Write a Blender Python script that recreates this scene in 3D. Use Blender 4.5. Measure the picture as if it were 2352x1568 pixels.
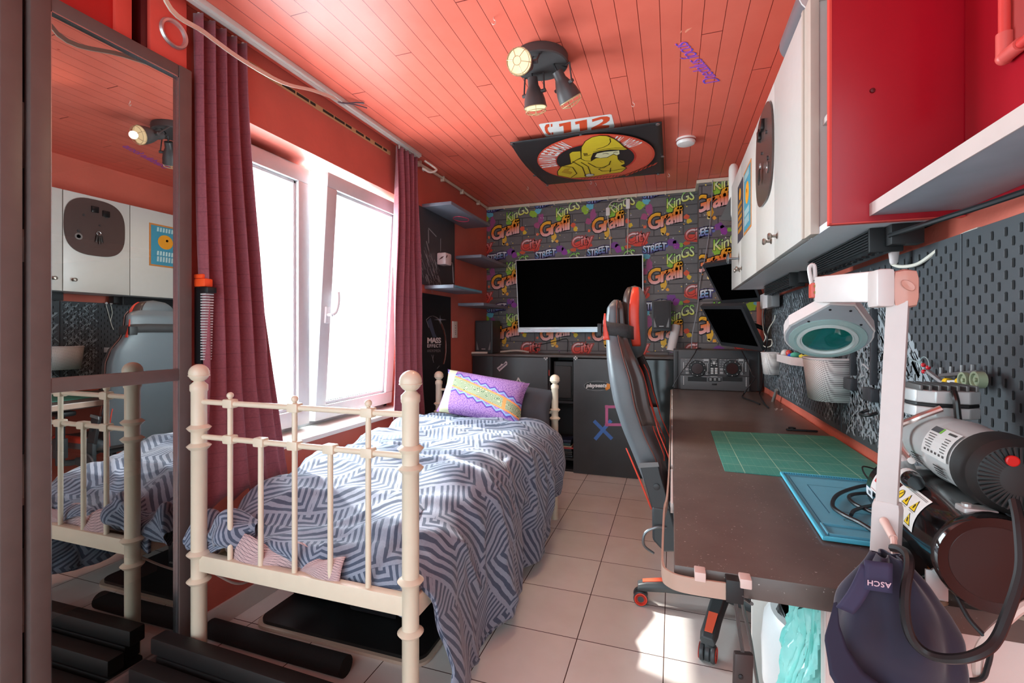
import bpy, bmesh, math, random
from mathutils import Vector, Matrix, noise
PI=math.pi
random.seed(7)
S=bpy.context.scene
COL=S.collection
for _o in list(bpy.data.objects): bpy.data.objects.remove(_o)
# ------------------------------------------------------------ camera, world, light, exposure
F=1085.0; TH=0.327; CY=763.0; H=1.15
cam=bpy.data.cameras.new('camera'); cam.sensor_width=36; cam.lens=F/2352*36
cam.shift_y=-(784-CY)/2352; cam.clip_start=0.02; cam.clip_end=200
co=bpy.data.objects.new('camera',cam); co.location=(0,0,H); co.rotation_euler=(PI/2,0,TH)
COL.objects.link(co); S.camera=co
S.view_settings.view_transform='Standard'; S.view_settings.look='None'
S.view_settings.gamma=1; S.view_settings.use_curve_mapping=False
S.view_settings.exposure=0.18
w=bpy.data.worlds.new('daylight'); S.world=w; w.use_nodes=True
bg=w.node_tree.nodes['Background']; bg.inputs[0].default_value=(0.80,1.0,1.10,1); bg.inputs[1].default_value=2.6
sun=bpy.data.lights.new('sun','SUN'); sun.energy=24.0; sun.angle=0.02; sun.color=(1,.97,.92)
so=bpy.data.objects.new('sun',sun); COL.objects.link(so); so.location=(-4,2.2,4)
so.rotation_euler=Vector((1.0,-0.28,-1.0)).to_track_quat('-Z','Y').to_euler()
sky=bpy.data.lights.new('window_daylight','AREA'); sky.shape='RECTANGLE'; sky.size=1.25; sky.size_y=1.25; sky.energy=300; sky.color=(.82,1.0,1.08)
sk=bpy.data.objects.new('window_daylight',sky); COL.objects.link(sk); sk.location=(-2.02,2.09,1.38)
sk.rotation_euler=Vector((1,0,-.12)).to_track_quat('-Z','Z').to_euler()
PANE_GLOW=2.6
# ------------------------------------------------------------ projection maths (photo pixel -> point on a plane of the room)
_c,_s=math.cos(TH),math.sin(TH); C0=Vector((0,0,H))
def ray(px,py):
    t=(px-1176)/F
    return Vector((t*_c-_s,t*_s+_c,(CY-py)/F))
def ay(px,py,Y): r=ray(px,py); return C0+r*(Y/r.y)
def ax(px,py,X): r=ray(px,py); return C0+r*(X/r.x)
def az(px,py,Z): r=ray(px,py); return C0+r*((Z-H)/r.z)
def ad(px,py,d): return C0+ray(px,py)*d
# ------------------------------------------------------------ colours, materials
def lin(c):
    c=c/255.0
    return c/12.92 if c<=.04045 else ((c+.055)/1.055)**2.4
def rgb(*c): return (lin(c[0]),lin(c[1]),lin(c[2]),1)
class E:
    """tiny node-expression helper"""
    def __init__(s,nt,sock): s.nt=nt; s.k=sock
    def _m(s,op,*a,clamp=False):
        n=s.nt.nodes.new('ShaderNodeMath'); n.operation=op; n.use_clamp=clamp
        for i,v in enumerate((s,)+a):
            if isinstance(v,E): s.nt.links.new(v.k,n.inputs[i])
            else: n.inputs[i].default_value=v
        return E(s.nt,n.outputs[0])
    def __add__(s,o): return s._m('ADD',o)
    def __sub__(s,o): return s._m('SUBTRACT',o)
    def __mul__(s,o): return s._m('MULTIPLY',o)
    def __lt__(s,o): return s._m('LESS_THAN',o)
    def __gt__(s,o): return s._m('GREATER_THAN',o)
    def floor(s): return s._m('FLOOR')
    def frac(s): return s._m('FRACT')
    def abs(s): return s._m('ABSOLUTE')
    def mod(s,m): return s._m('FLOORED_MODULO',m)
    def pp(s,m): return s._m('PINGPONG',m)
    def mx(s,o): return s._m('MAXIMUM',o)
    def mn(s,o): return s._m('MINIMUM',o)
def new_mat(name):
    m=bpy.data.materials.new(name); m.use_nodes=True; nt=m.node_tree
    b=nt.nodes['Principled BSDF']; return m,nt,b
def tex(nt,kind='Object'):
    return nt.nodes.new('ShaderNodeTexCoord').outputs[kind]
def sep(nt,sock):
    n=nt.nodes.new('ShaderNodeSeparateXYZ'); nt.links.new(sock,n.inputs[0]); return [E(nt,n.outputs[i]) for i in range(3)]
def mixc(nt,f,a,b):
    n=nt.nodes.new('ShaderNodeMix'); n.data_type='RGBA'
    for i,v in ((6,a),(7,b)):
        if isinstance(v,tuple): n.inputs[i].default_value=v
        else: nt.links.new(v,n.inputs[i])
    if isinstance(f,(int,float)): n.inputs[0].default_value=f
    else: nt.links.new(f.k if isinstance(f,E) else f,n.inputs[0])
    return n.outputs[2]
def noi(nt,vec,scale,detail=3,rough=.55):
    n=nt.nodes.new('ShaderNodeTexNoise'); n.inputs['Scale'].default_value=scale; n.inputs['Detail'].default_value=detail
    n.inputs['Roughness'].default_value=rough
    if vec is not None: nt.links.new(vec,n.inputs['Vector'])
    return n.outputs['Fac']
def ramp(nt,f,p0,p1):
    n=nt.nodes.new('ShaderNodeMapRange'); nt.links.new(f.k if isinstance(f,E) else f,n.inputs[0])
    n.inputs[1].default_value=p0; n.inputs[2].default_value=p1; return E(nt,n.outputs[0])
def bump(nt,b,hgt,strength=.3,dist=.01):
    n=nt.nodes.new('ShaderNodeBump'); n.inputs['Strength'].default_value=strength; n.inputs['Distance'].default_value=dist
    nt.links.new(hgt.k if isinstance(hgt,E) else hgt,n.inputs['Height']); nt.links.new(n.outputs[0],b.inputs['Normal'])
MATS={}
def mat(name,c=(128,128,128),rough=.5,metal=0,var=.0,scale=30,bmp=0,spec=.5,coat=0,c2=None,emit=0,alpha=1,trans=0,sheen=0):
    if name in MATS: return MATS[name]
    m,nt,b=new_mat(name); base=rgb(*c)
    b.inputs['Base Color'].default_value=base; b.inputs['Roughness'].default_value=rough; b.inputs['Metallic'].default_value=metal
    b.inputs['Specular IOR Level'].default_value=spec; b.inputs['Coat Weight'].default_value=coat
    v=tex(nt)
    n=noi(nt,v,scale,4)
    if var or c2:
        o=rgb(*c2) if c2 else tuple(max(0,x*(1-var)) for x in base[:3])+(1,)
        nt.links.new(mixc(nt,ramp(nt,n,.35,.7),base,o),b.inputs['Base Color'])
    else:
        nt.links.new(mixc(nt,ramp(nt,n,.3,.7),base,tuple(x*.96 for x in base[:3])+(1,)),b.inputs['Base Color'])
    if bmp: bump(nt,b,n,bmp,.004)
    if emit: b.inputs['Emission Color'].default_value=base; b.inputs['Emission Strength'].default_value=emit
    if trans: b.inputs['Transmission Weight'].default_value=trans
    if sheen: b.inputs['Sheen Weight'].default_value=sheen
    if alpha<1: b.inputs['Alpha'].default_value=alpha
    MATS[name]=m; return m
def print_mat(name='printed_colour',rough=.6):
    if name in MATS: return MATS[name]
    m,nt,b=new_mat(name); a=nt.nodes.new('ShaderNodeAttribute'); a.attribute_name='Col'
    n=noi(nt,tex(nt),40,3); mm=nt.nodes.new('ShaderNodeMix'); mm.data_type='RGBA'; mm.blend_type='MULTIPLY'
    mm.inputs[0].default_value=.12; nt.links.new(a.outputs['Color'],mm.inputs[6]); nt.links.new(n,mm.inputs[7])
    nt.links.new(mm.outputs[2],b.inputs['Base Color']); b.inputs['Roughness'].default_value=rough
    MATS[name]=m; return m
# ------------------------------------------------------------ mesh builder
class MB:
    def __init__(s): s.v=[]; s.f=[]; s.m=[]; s.c=[]; s.uv=None
    def add(s,vs,fs,mi=0,col=None):
        o=len(s.v); s.v+= [tuple(p) for p in vs]
        for f in fs:
            s.f.append(tuple(i+o for i in f)); s.m.append(mi); s.c.append(col)
        return s
    def box(s,x0,x1,y0,y1,z0,z1,mi=0,bev=0,col=None,M=None):
        bm=bmesh.new(); bmesh.ops.create_cube(bm,size=1)
        for v in bm.verts:
            v.co=Vector(((x0+x1)/2+v.co.x*(x1-x0),(y0+y1)/2+v.co.y*(y1-y0),(z0+z1)/2+v.co.z*(z1-z0)))
        if bev:
            bmesh.ops.bevel(bm,geom=bm.edges[:],offset=min(bev,.49*min(abs(x1-x0),abs(y1-y0),abs(z1-z0))),segments=2,affect='EDGES',profile=.6)
        s._bm(bm,mi,col,M); return s
    def _bm(s,bm,mi=0,col=None,M=None):
        bm.verts.index_update(); vs=[(M@v.co if M else v.co.copy()) for v in bm.verts]
        s.add(vs,[[v.index for v in f.verts] for f in bm.faces],mi,col); bm.free()
    def obox(s,c,u,v,w,mi=0,bev=0,col=None):
        """oriented box: centre c, full edge vectors u,v,w"""
        u,v,w=Vector(u),Vector(v),Vector(w); M=Matrix((( *[0]*4,),)*4) if 0 else Matrix.Identity(4)
        for i,a in enumerate((u.normalized(),v.normalized(),w.normalized())):
            for k in range(3): M[k][i]=a[k]
        for k in range(3): M[k][3]=c[k]
        return s.box(-u.length/2,u.length/2,-v.length/2,v.length/2,-w.length/2,w.length/2,mi,bev,col,M)
    def cyl(s,p0,p1,r0,r1=None,seg=20,mi=0,cap=True,col=None):
        r1=r0 if r1 is None else r1; p0,p1=Vector(p0),Vector(p1); d=(p1-p0).normalized()
        a=d.orthogonal().normalized(); b=d.cross(a); vs=[]
        for p,r in ((p0,r0),(p1,r1)):
            for i in range(seg):
                t=2*PI*i/seg; vs.append(p+(a*math.cos(t)+b*math.sin(t))*r)
        fs=[(i,(i+1)%seg,seg+(i+1)%seg,seg+i) for i in range(seg)]
        if cap: fs+= [tuple(range(seg-1,-1,-1)),tuple(range(seg,2*seg))]
        return s.add(vs,fs,mi,col)
    def lathe(s,c,axis,prof,seg=24,mi=0,col=None,sx=1,sy=1):
        """prof: list of (r, h) along axis from c"""
        d=Vector(axis).normalized(); a=d.orthogonal().normalized(); b=d.cross(a); c=Vector(c); vs=[]; n=len(prof)
        if abs(d.z)>.99: a=Vector((1,0,0)); b=Vector((0,1,0))*(1 if d.z>0 else -1)
        for r,h in prof:
            for i in range(seg):
                t=2*PI*i/seg; vs.append(c+d*h+(a*math.cos(t)*sx+b*math.sin(t)*sy)*max(r,1e-5))
        fs=[(k*seg+i,k*seg+(i+1)%seg,(k+1)*seg+(i+1)%seg,(k+1)*seg+i) for k in range(n-1) for i in range(seg)]
        if prof[0][0]>1e-4: fs.append(tuple(range(seg-1,-1,-1)))
        if prof[-1][0]>1e-4: fs.append(tuple((n-1)*seg+i for i in range(seg)))
        return s.add(vs,fs,mi,col)
    def sph(s,c,r,seg=20,mi=0,sx=1,sy=1,sz=1,col=None):
        prof=[(math.sin(PI*k/12),-math.cos(PI*k/12)) for k in range(13)]; c=Vector(c); vs=[]
        for rr,h in prof:
            for i in range(seg):
                t=2*PI*i/seg; vs.append(c+Vector((rr*math.cos(t)*r*sx,rr*math.sin(t)*r*sy,h*r*sz)))
        fs=[(k*seg+i,k*seg+(i+1)%seg,(k+1)*seg+(i+1)%seg,(k+1)*seg+i) for k in range(12) for i in range(seg)]
        return s.add(vs,fs,mi,col)
    def tube(s,pts,r,seg=8,mi=0,smooth=True,col=None,taper=None):
        P=[Vector(p) for p in pts]
        if smooth and len(P)>2: P=catmull(P,6)
        n=len(P); vs=[]; a=None
        for i,p in enumerate(P):
            d=((P[min(i+1,n-1)]-P[max(i-1,0)]) or Vector((0,0,1))).normalized()
            if a is None: a=d.orthogonal().normalized()
            a=(a-d*a.dot(d)); a=a.normalized() if a.length>1e-6 else d.orthogonal().normalized()
            b=d.cross(a); rr=r if taper is None else r*(1+(taper-1)*i/(n-1))
            for k in range(seg):
                t=2*PI*k/seg; vs.append(p+(a*math.cos(t)+b*math.sin(t))*rr)
        fs=[(i*seg+k,i*seg+(k+1)%seg,(i+1)*seg+(k+1)%seg,(i+1)*seg+k) for i in range(n-1) for k in range(seg)]
        fs+= [tuple(range(seg-1,-1,-1)),tuple((n-1)*seg+k for k in range(seg))]
        return s.add(vs,fs,mi,col)
    def ribbon(s,pts,side,wd,th,mi=0,smooth=True):
        P=[Vector(p) for p in pts]
        if smooth: P=catmull(P,6)
        side=Vector(side).normalized(); vs=[]; n=len(P)
        for i,p in enumerate(P):
            d=(P[min(i+1,n-1)]-P[max(i-1,0)]).normalized(); up=d.cross(side).normalized()
            for a,b in ((-1,-1),(1,-1),(1,1),(-1,1)): vs.append(p+side*(a*wd/2)+up*(b*th/2))
        fs=[(i*4+k,i*4+(k+1)%4,(i+1)*4+(k+1)%4,(i+1)*4+k) for i in range(n-1) for k in range(4)]+[(3,2,1,0),tuple((n-1)*4+k for k in range(4))]
        return s.add(vs,fs,mi)
    def prism(s,poly,vec,mi=0,col=None):
        P=[Vector(p) for p in poly]; vec=Vector(vec); n=len(P)
        vs=P+[p+vec for p in P]
        fs=[tuple(range(n-1,-1,-1)),tuple(range(n,2*n))]+[(i,(i+1)%n,n+(i+1)%n,n+i) for i in range(n)]
        return s.add(vs,fs,mi,col)
    def poly(s,pts,mi=0,col=None): return s.add([Vector(p) for p in pts],[tuple(range(len(pts)))],mi,col)
    def grid(s,fn,nu,nv,mi=0,closeu=False):
        vs=[fn(i/(nu if closeu else nu-1),j/(nv-1)) for j in range(nv) for i in range(nu)]
        fs=[]
        for j in range(nv-1):
            for i in range(nu if closeu else nu-1):
                i2=(i+1)%nu; fs.append((j*nu+i,j*nu+i2,(j+1)*nu+i2,(j+1)*nu+i))
        o=len(s.v); s.add(vs,fs,mi)
        if s.uv is None: s.uv={}
        for j in range(nv):
            for i in range(nu): s.uv[o+j*nu+i]=(i/(nu if closeu else nu-1),j/(nv-1))
        return s
    def text(s,txt,fn,size=1,mi=0,col=None,shear=0,off=0,align='CENTER',space=1,colfn=None):
        vs,fs=text_mesh(txt,shear,off,align,space); o=len(s.v)
        s.v+= [tuple(fn(x*size,y*size)) for x,y in vs]
        for f in fs:
            s.f.append(tuple(i+o for i in f)); s.m.append(mi)
            s.c.append([colfn(*vs[i]) for i in f] if colfn else col)
        return s
    def build(s,name,mats,parent=None,smooth=30,sub=0,solid=0,bevel=0):
        me=bpy.data.meshes.new(name); off=Vector((0,0,0))
        if parent is not None:
            off=parent.matrix_world_loc if hasattr(parent,'matrix_world_loc') else wloc(parent)
        me.from_pydata([tuple(Vector(p)-off) for p in s.v],[],s.f); 
        if not isinstance(mats,(list,tuple)): mats=[mats]
        for m in mats: me.materials.append(m)
        me.polygons.foreach_set('material_index',s.m)
        if any(c is not None for c in s.c):
            at=me.color_attributes.new('Col','FLOAT_COLOR','CORNER'); buf=[]
            for p,c in zip(me.polygons,s.c):
                n=p.loop_total
                if c is None: buf+= [1,1,1,1]*n
                elif isinstance(c,list):
                    for x in c: buf+= list(x)
                else: buf+= list(c)*n
            at.data.foreach_set('color',buf)
        if s.uv:
            uv=me.uv_layers.new(name='UVMap')
            for l in me.loops: uv.data[l.index].uv=s.uv.get(l.vertex_index,(0,0))
        me.update(); me.validate()
        bm=bmesh.new(); bm.from_mesh(me); 
        if not s.uv and not any(c is not None for c in s.c): bmesh.ops.recalc_face_normals(bm,faces=bm.faces[:])
        bm.to_mesh(me); bm.free()
        if smooth:
            me.polygons.foreach_set('use_smooth',[True]*len(me.polygons)); me.set_sharp_from_angle(angle=math.radians(smooth))
        o=bpy.data.objects.new(name,me); COL.objects.link(o)
        if parent is not None: o.parent=parent
        if solid:
            k=o.modifiers.new('thick','SOLIDIFY'); k.thickness=solid; k.offset=0
        if sub:
            k=o.modifiers.new('sub','SUBSURF'); k.levels=sub; k.render_levels=sub
        if bevel:
            k=o.modifiers.new('bev','BEVEL'); k.width=bevel; k.segments=2; k.limit_method='ANGLE'
        return o
def wloc(o):
    p=Vector((0,0,0))
    while o is not None: p=p+o.location; o=o.parent
    return p
def catmull(P,n):
    out=[]; L=len(P)
    for i in range(L-1):
        p0,p1,p2,p3=P[max(i-1,0)],P[i],P[i+1],P[min(i+2,L-1)]
        for k in range(n):
            t=k/n; out.append(.5*((2*p1)+(p2-p0)*t+(2*p0-5*p1+4*p2-p3)*t*t+(3*p1-p0-3*p2+p3)*t**3))
    out.append(P[-1].copy()); return out
_TC={}
def text_mesh(txt,shear,off,align,space):
    k=(txt,shear,off,align,space)
    if k not in _TC:
        cu=bpy.data.curves.new('t','FONT'); cu.body=txt; cu.size=1; cu.shear=shear; cu.offset=off; cu.align_x=align; cu.align_y='CENTER'
        cu.space_character=space; cu.resolution_u=3; cu.fill_mode='FRONT'
        ob=bpy.data.objects.new('t',cu); COL.objects.link(ob)
        dg=bpy.context.evaluated_depsgraph_get(); me=bpy.data.meshes.new_from_object(ob.evaluated_get(dg))
        _TC[k]=([(v.co.x,v.co.y) for v in me.vertices],[tuple(p.vertices) for p in me.polygons])
        bpy.data.meshes.remove(me); bpy.data.objects.remove(ob); bpy.data.curves.remove(cu)
    return _TC[k]
def stroke(mb,pts,wd,nrm,mi=0,col=None):
    """flat line of width wd on the plane with normal nrm"""
    nrm=Vector(nrm); P=[Vector(p) for p in pts]
    for a,b in zip(P,P[1:]):
        d=b-a
        if d.length<1e-6: continue
        q=d.cross(nrm).normalized()*wd/2; e=d.normalized()*wd*.3
        mb.add([a-q-e,b-q+e,b+q+e,a+q-e],[(0,1,2,3)],mi,col)
# ------------------------------------------------------------ things, parts, setting
def tag(o,label,cat,group=None,kind=None):
    o['label']=label; o['category']=cat
    if group: o['group']=group
    if kind: o['kind']=kind
    return o
def thing(name,label,cat,loc,group=None):
    o=bpy.data.objects.new(name,None); o.empty_display_size=.05; o.location=loc; COL.objects.link(o)
    return tag(o,label,cat,group)
def struct(o): o['kind']='structure'; return o
def kids(o): return [c for c in COL.objects if c.parent==o]
def dup(o,loc=None,label=None,parent=None,rot=None):
    c=o.copy(); COL.objects.link(c); c.parent=parent
    if loc is not None: c.location=loc
    if rot is not None: c.rotation_euler=rot
    if label: c['label']=label
    for k in kids(o): dup(k,None,None,c)
    return c
def local(loc,fn):
    pass
# ============================================================ SETTING
XL,XR,YB,ZC=-1.68,.605,4.2,2.345
def red_paint(name,c,bscale=60,streak=False):
    m,nt,b=new_mat(name); v=tex(nt); n=noi(nt,v,3,4); n2=noi(nt,v,bscale,3)
    nt.links.new(mixc(nt,ramp(nt,n,.35,.7),rgb(*c),rgb(*[int(x*.93) for x in c])),b.inputs['Base Color'])
    b.inputs['Roughness'].default_value=.5; b.inputs['Specular IOR Level'].default_value=.35; bump(nt,b,n2,.25,.004); return m
RED=red_paint('red_wall_paint',(208,108,92))
RED2=red_paint('orange_wall_paint',(222,112,92))
# floor : square tiles with dark grout
m,nt,b=new_mat('floor_tiles'); x,y,z=sep(nt,tex(nt))
tx,ty=.3097,.3167
u=(x+(.648+20*tx))*(1/tx); v=(y+(-3.657+30*ty))*(1/ty)
gx=(u.frac()-.5).abs(); gy=(v.frac()-.5).abs()
g=(gx.mx(gy)>(.5-.0055))
cell=(u.floor()*.37+v.floor()*.71).frac()
n=noi(nt,tex(nt),6,5); n2=noi(nt,tex(nt),1.7,2)
tile=mixc(nt,ramp(nt,n,.35,.75),rgb(244,240,234),rgb(234,228,221))
tile=mixc(nt,cell*.25,tile,rgb(212,200,192))
nt.links.new(mixc(nt,g,tile,rgb(88,66,58)),b.inputs['Base Color'])
b.inputs['Roughness'].default_value=.16; nt.links.new(ramp(nt,g,0,1).k,b.inputs['Roughness']) if 0 else None
bump(nt,b,E(nt,g.k)*-1.0,.35,.003); FLOOR=m
mb=MB(); mb.box(-2.6,1.6,-1.2,YB+.2,-.12,0); struct(mb.build('floor',FLOOR))
# ceiling : painted tongue and groove planks running away from the viewer
m,nt,b=new_mat('ceiling_planks'); pw=.0778
x,y,z=sep(nt,tex(nt)); u=(x+(.044+60*pw))*(1/pw)
row=u.floor(); g=(u.frac()-.5).abs()>(.5-.016)
sh=(row*.6180).frac()*2.4; yy=(y+sh+2.0)*(1/2.4); j=((yy.frac()-.5).abs()>(.5-.0009))
gg=g.mx(j); tone=(row*.377).frac()*.5+(yy.floor()*.611+row*.23).frac()*.5
n=noi(nt,tex(nt),9,5)
base=mixc(nt,tone*.35,rgb(238,118,98),rgb(230,106,86)); base=mixc(nt,ramp(nt,n,.4,.8)*.4,base,rgb(224,98,78))
vo=nt.nodes.new('ShaderNodeTexVoronoi'); vo.inputs['Scale'].default_value=3.2; nt.links.new(tex(nt),vo.inputs['Vector'])
base=mixc(nt,ramp(nt,vo.outputs['Distance'],.028,.018),base,rgb(176,50,36))
nt.links.new(mixc(nt,gg,base,rgb(120,26,18)),b.inputs['Base Color']); b.inputs['Roughness'].default_value=.38
b.inputs['Specular IOR Level'].default_value=.4
bump(nt,b,(gg*-1.0)+ramp(nt,n,.3,.7)*.15,.4,.003); CEIL=m
mb=MB(); mb.box(-1.97,1.6,1.26,YB+.3,ZC,ZC+.15).box(-2.45,1.6,-1.2,1.26,ZC,ZC+.15); struct(mb.build('ceiling',CEIL))
# left wall with the window opening (Y 1.42..2.80, Z .645..2.03)
OY0,OY1,OZ0,OZ1=1.42,2.80,.645,2.03
mb=MB(); T=-.30+XL
mb.box(T,XL,1.24,OY0,0,ZC).box(T,XL,OY1,YB,0,ZC).box(T,XL,OY0,OY1,0,OZ0).box(T,XL,OY0,OY1,OZ1,ZC)
mb.box(-2.45,-2.40,-1.2,1.26,0,ZC).box(-2.45,T,1.22,1.26,0,ZC)
struct(mb.build('wall_left',RED,smooth=0))
mb=MB(); mb.box(XL,XL+.012,1.26,3.80,0,.085,bev=.003); struct(mb.build('baseboard_left',mat('skirting_tile',(214,204,196),.3)))
mb=MB(); mb.box(XR,XR+.15,-1.2,YB,0,ZC); struct(mb.build('wall_right',RED2,smooth=0))
mb=MB(); mb.box(XR-.012,XR,-.4,YB-.4,0,.085,bev=.003); struct(mb.build('baseboard_right',mat('skirting_tile')))
# ---- back wall with graffiti wallpaper (brick print) and its projecting chimney breast
m,nt,b=new_mat('wallpaper_bricks'); x,y,z=sep(nt,tex(nt))
cb=nt.nodes.new('ShaderNodeCombineXYZ'); nt.links.new((x+y*-1.0).k,cb.inputs[0]); nt.links.new(z.k,cb.inputs[1])
br=nt.nodes.new('ShaderNodeTexBrick'); nt.links.new(cb.outputs[0],br.inputs['Vector']); br.inputs['Scale'].default_value=1
br.inputs['Brick Width'].default_value=.235; br.inputs['Row Height'].default_value=.082; br.inputs['Mortar Size'].default_value=.006; br.inputs['Mortar Smooth'].default_value=.6
br.inputs['Color1'].default_value=rgb(124,120,118); br.inputs['Color2'].default_value=rgb(106,102,101); br.inputs['Mortar'].default_value=rgb(62,59,59)
n=noi(nt,tex(nt),14,5); nt.links.new(mixc(nt,ramp(nt,n,.3,.75)*.5,br.outputs['Color'],rgb(92,88,88)),b.inputs['Base Color']); b.inputs['Roughness'].default_value=.6
WALLP=m; PR=print_mat('wallpaper_inks')
mb=MB(); mb.box(-1.9,.9,YB,YB+.15,0,ZC); PX,PY=.198,3.98
G0=[ay(px,py,YB) for px,py in ((1273,540),(1537,531),(1273,655),(1537,655))]
def ink(px0,poly,dx=0):pass
rnd=random.Random(3)
def blob(cx,cz,r,col,Y,n=14,sx=1,sz=1,lo=-9,hi=9,k=0):
    pts=[]
    for i in range(n):
        t=2*PI*i/n; rr=r*(1+rnd.uniform(-.22,.22)); pts.append((min(max(cx+math.cos(t)*rr*sx,lo),hi),Y-.0008-k*.0004,min(max(cz+math.sin(t)*rr*sz,.98),ZC-.005)))
    mb.poly(pts[::-1] if 0 else pts,1,rgb(*col))
def word(txt,cx,cz,size,Y,fill,fn=None,tilt=.08,outline=.035,out2=None,wav=.05,lo=-9,hi=9,shear=0,k=0,sp=.9,sy=1.0):
    def place(lay):
        def f(x,y):
            yy=y*sy; X=cx+x; Z=cz+yy+x*tilt+wav*size*math.sin(x/size*2.6)
            return (min(max(X,lo),hi),Y-.0030-k*.0002-lay*.0006,min(Z,ZC-.006))
        return f
    if out2: mb.text(txt,place(0),size,1,rgb(*out2),shear,outline*2.4,space=sp)
    mb.text(txt,place(1),size,1,rgb(34,26,30),shear,outline*1.5,space=sp)
    mb.text(txt,place(2),size,1,rgb(*fill),shear,outline*.55,space=sp,colfn=fn)
def grad(a,b,c,lo=-.35,hi=.4):
    A,B,Cc=rgb(*a),rgb(*b),rgb(*c)
    def f(x,y):
        t=min(max((y-lo)/(hi-lo),0),1)
        return [A[i]*(1-2*t)+B[i]*2*t if t<.5 else B[i]*(2-2*t)+Cc[i]*(2*t-1) for i in range(4)]
    return f
fo=grad((250,200,200),(246,120,40),(252,196,30)); fg=grad((240,240,60),(228,240,190),(110,200,60))
fb=grad((110,90,170),(120,190,230),(250,250,252)); fr=grad((224,66,48),(232,92,80),(250,225,225))
def cellp(cx,cz,Y,lo,hi):
    a=dict(lo=lo,hi=hi)
    if lo<cx-.02<hi:
        blob(cx-.13,cz+.085,.034,(168,84,136),Y,sx=.8,sz=1.5,**a); blob(cx-.17,cz+.03,.028,(178,84,128),Y,**a)
    blob(cx-.20,cz+.135,.036,(160,205,60),Y,**a,k=1); blob(cx-.155,cz+.165,.032,(110,195,215),Y,**a,k=2)
    blob(cx+.06,cz+.085,.05,(150,205,60),Y,sz=.9,**a,k=1); blob(cx+.10,cz+.075,.03,(220,215,50),Y,**a,k=2)
    blob(cx+.17,cz+.005,.022,(236,96,60),Y,**a); blob(cx+.19,cz-.03,.02,(238,200,50),Y,**a,k=1)
    blob(cx-.01,cz-.085,.03,(244,190,60),Y,sx=.8,sz=1.4,**a); blob(cx-.02,cz-.125,.012,(246,225,150),Y,**a); blob(cx+.02,cz-.13,.014,(242,170,60),Y,**a,k=1)
    blob(cx-.165,cz-.055,.013,(240,110,70),Y,**a)
    blob(cx+.05,cz-.20,.03,(130,70,150),Y,sx=1.3,**a); blob(cx+.09,cz-.235,.028,(150,60,160),Y,**a,k=1); blob(cx+.01,cz-.225,.016,(100,120,190),Y,**a,k=2)
    blob(cx+.125,cz+.24,.018,(130,195,70),Y,**a); blob(cx+.17,cz+.252,.016,(220,90,50),Y,sx=1.6,**a); blob(cx+.08,cz+.262,.02,(110,70,140),Y,**a)
    for i in range(26):
        blob(cx+rnd.uniform(-.22,.24),cz+rnd.uniform(-.22,.24),rnd.uniform(.002,.006),rnd.choice([(220,220,220),(250,220,80),(240,170,60),(200,190,200)]),Y,6,k=3,**a)
    word('Graffi',cx,cz,.158,Y,(250,170,40),fo,.14,.05,None,.06,sp=.82,sy=1.15,**a)
    word('KinGS',cx+.12,cz+.15,.095,Y,(180,220,80),fg,.22,.03,None,.14,sp=.9,sy=1.25,k=4,**a)
    word('STREET',cx-.085,cz+.225,.07,Y,(120,190,230),fb,.1,.055,(70,60,130),.1,sp=.8,sy=1.2,k=5,**a)
    blob(cx+.255,cz-.175,.052,(226,72,52),Y,sx=1.75,sz=.72,k=4,**a)
    word('City',cx+.25,cz-.145,.125,Y,(226,84,66),fr,.1,.03,(226,72,52),.05,sp=.88,sy=1.05,k=6,**a)
PX_=.478; rowz=[(2.108),(1.64),(1.155)]
for r,zz in enumerate(rowz):
    for k in range(-4,2):
        cx=-.555+k*PX_+.02
        if cx>PX+.3: continue
        cx2=cx; cellp(cx2+PX_*0,zz+.0,YB,-1.68,PX-.002)
struct(mb.build('wall_back',[WALLP,PR],smooth=0))
mb=MB(); mb.box(PX,XR,PY,YB,0,ZC)
for zz in rowz:
    for k in (0,1): cellp(.29+k*.478,zz+.06,PY,PX+.001,XR)
struct(mb.build('wall_chimney',[WALLP,PR],smooth=0))
CABLE=mat('white_cable',(226,218,204),.45); BLKC=mat('black_cable',(26,26,28),.4)
mb=MB(); mb.box(-1.68,PX,YB-.018,YB,ZC-.03,ZC-.004,bev=.003).box(PX-.018,PX,PY,YB,ZC-.03,ZC-.004).box(PX-.018,XR,PY-.018,PY,ZC-.03,ZC-.004,bev=.003)
for i in range(7): mb.box(-1.5+i*.24,-1.488+i*.24,YB-.026,YB-.001,ZC-.038,ZC-.006)
struct(mb.build('trim_1',mat('cream_trunking',(226,212,190),.5)))
mb=MB(); mb.tube([(XL+.02,2.86,ZC-.03),(XL+.014,3.2,ZC-.014),(XL+.014,3.7,ZC-.012),(XL+.02,4.17,ZC-.018)],.011)
for yv in (2.9,3.25,3.6,3.95): mb.box(XL,XL+.03,yv,yv+.014,ZC-.04,ZC-.002)
struct(mb.build('trim_2',mat('cream_trunking')))
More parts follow.
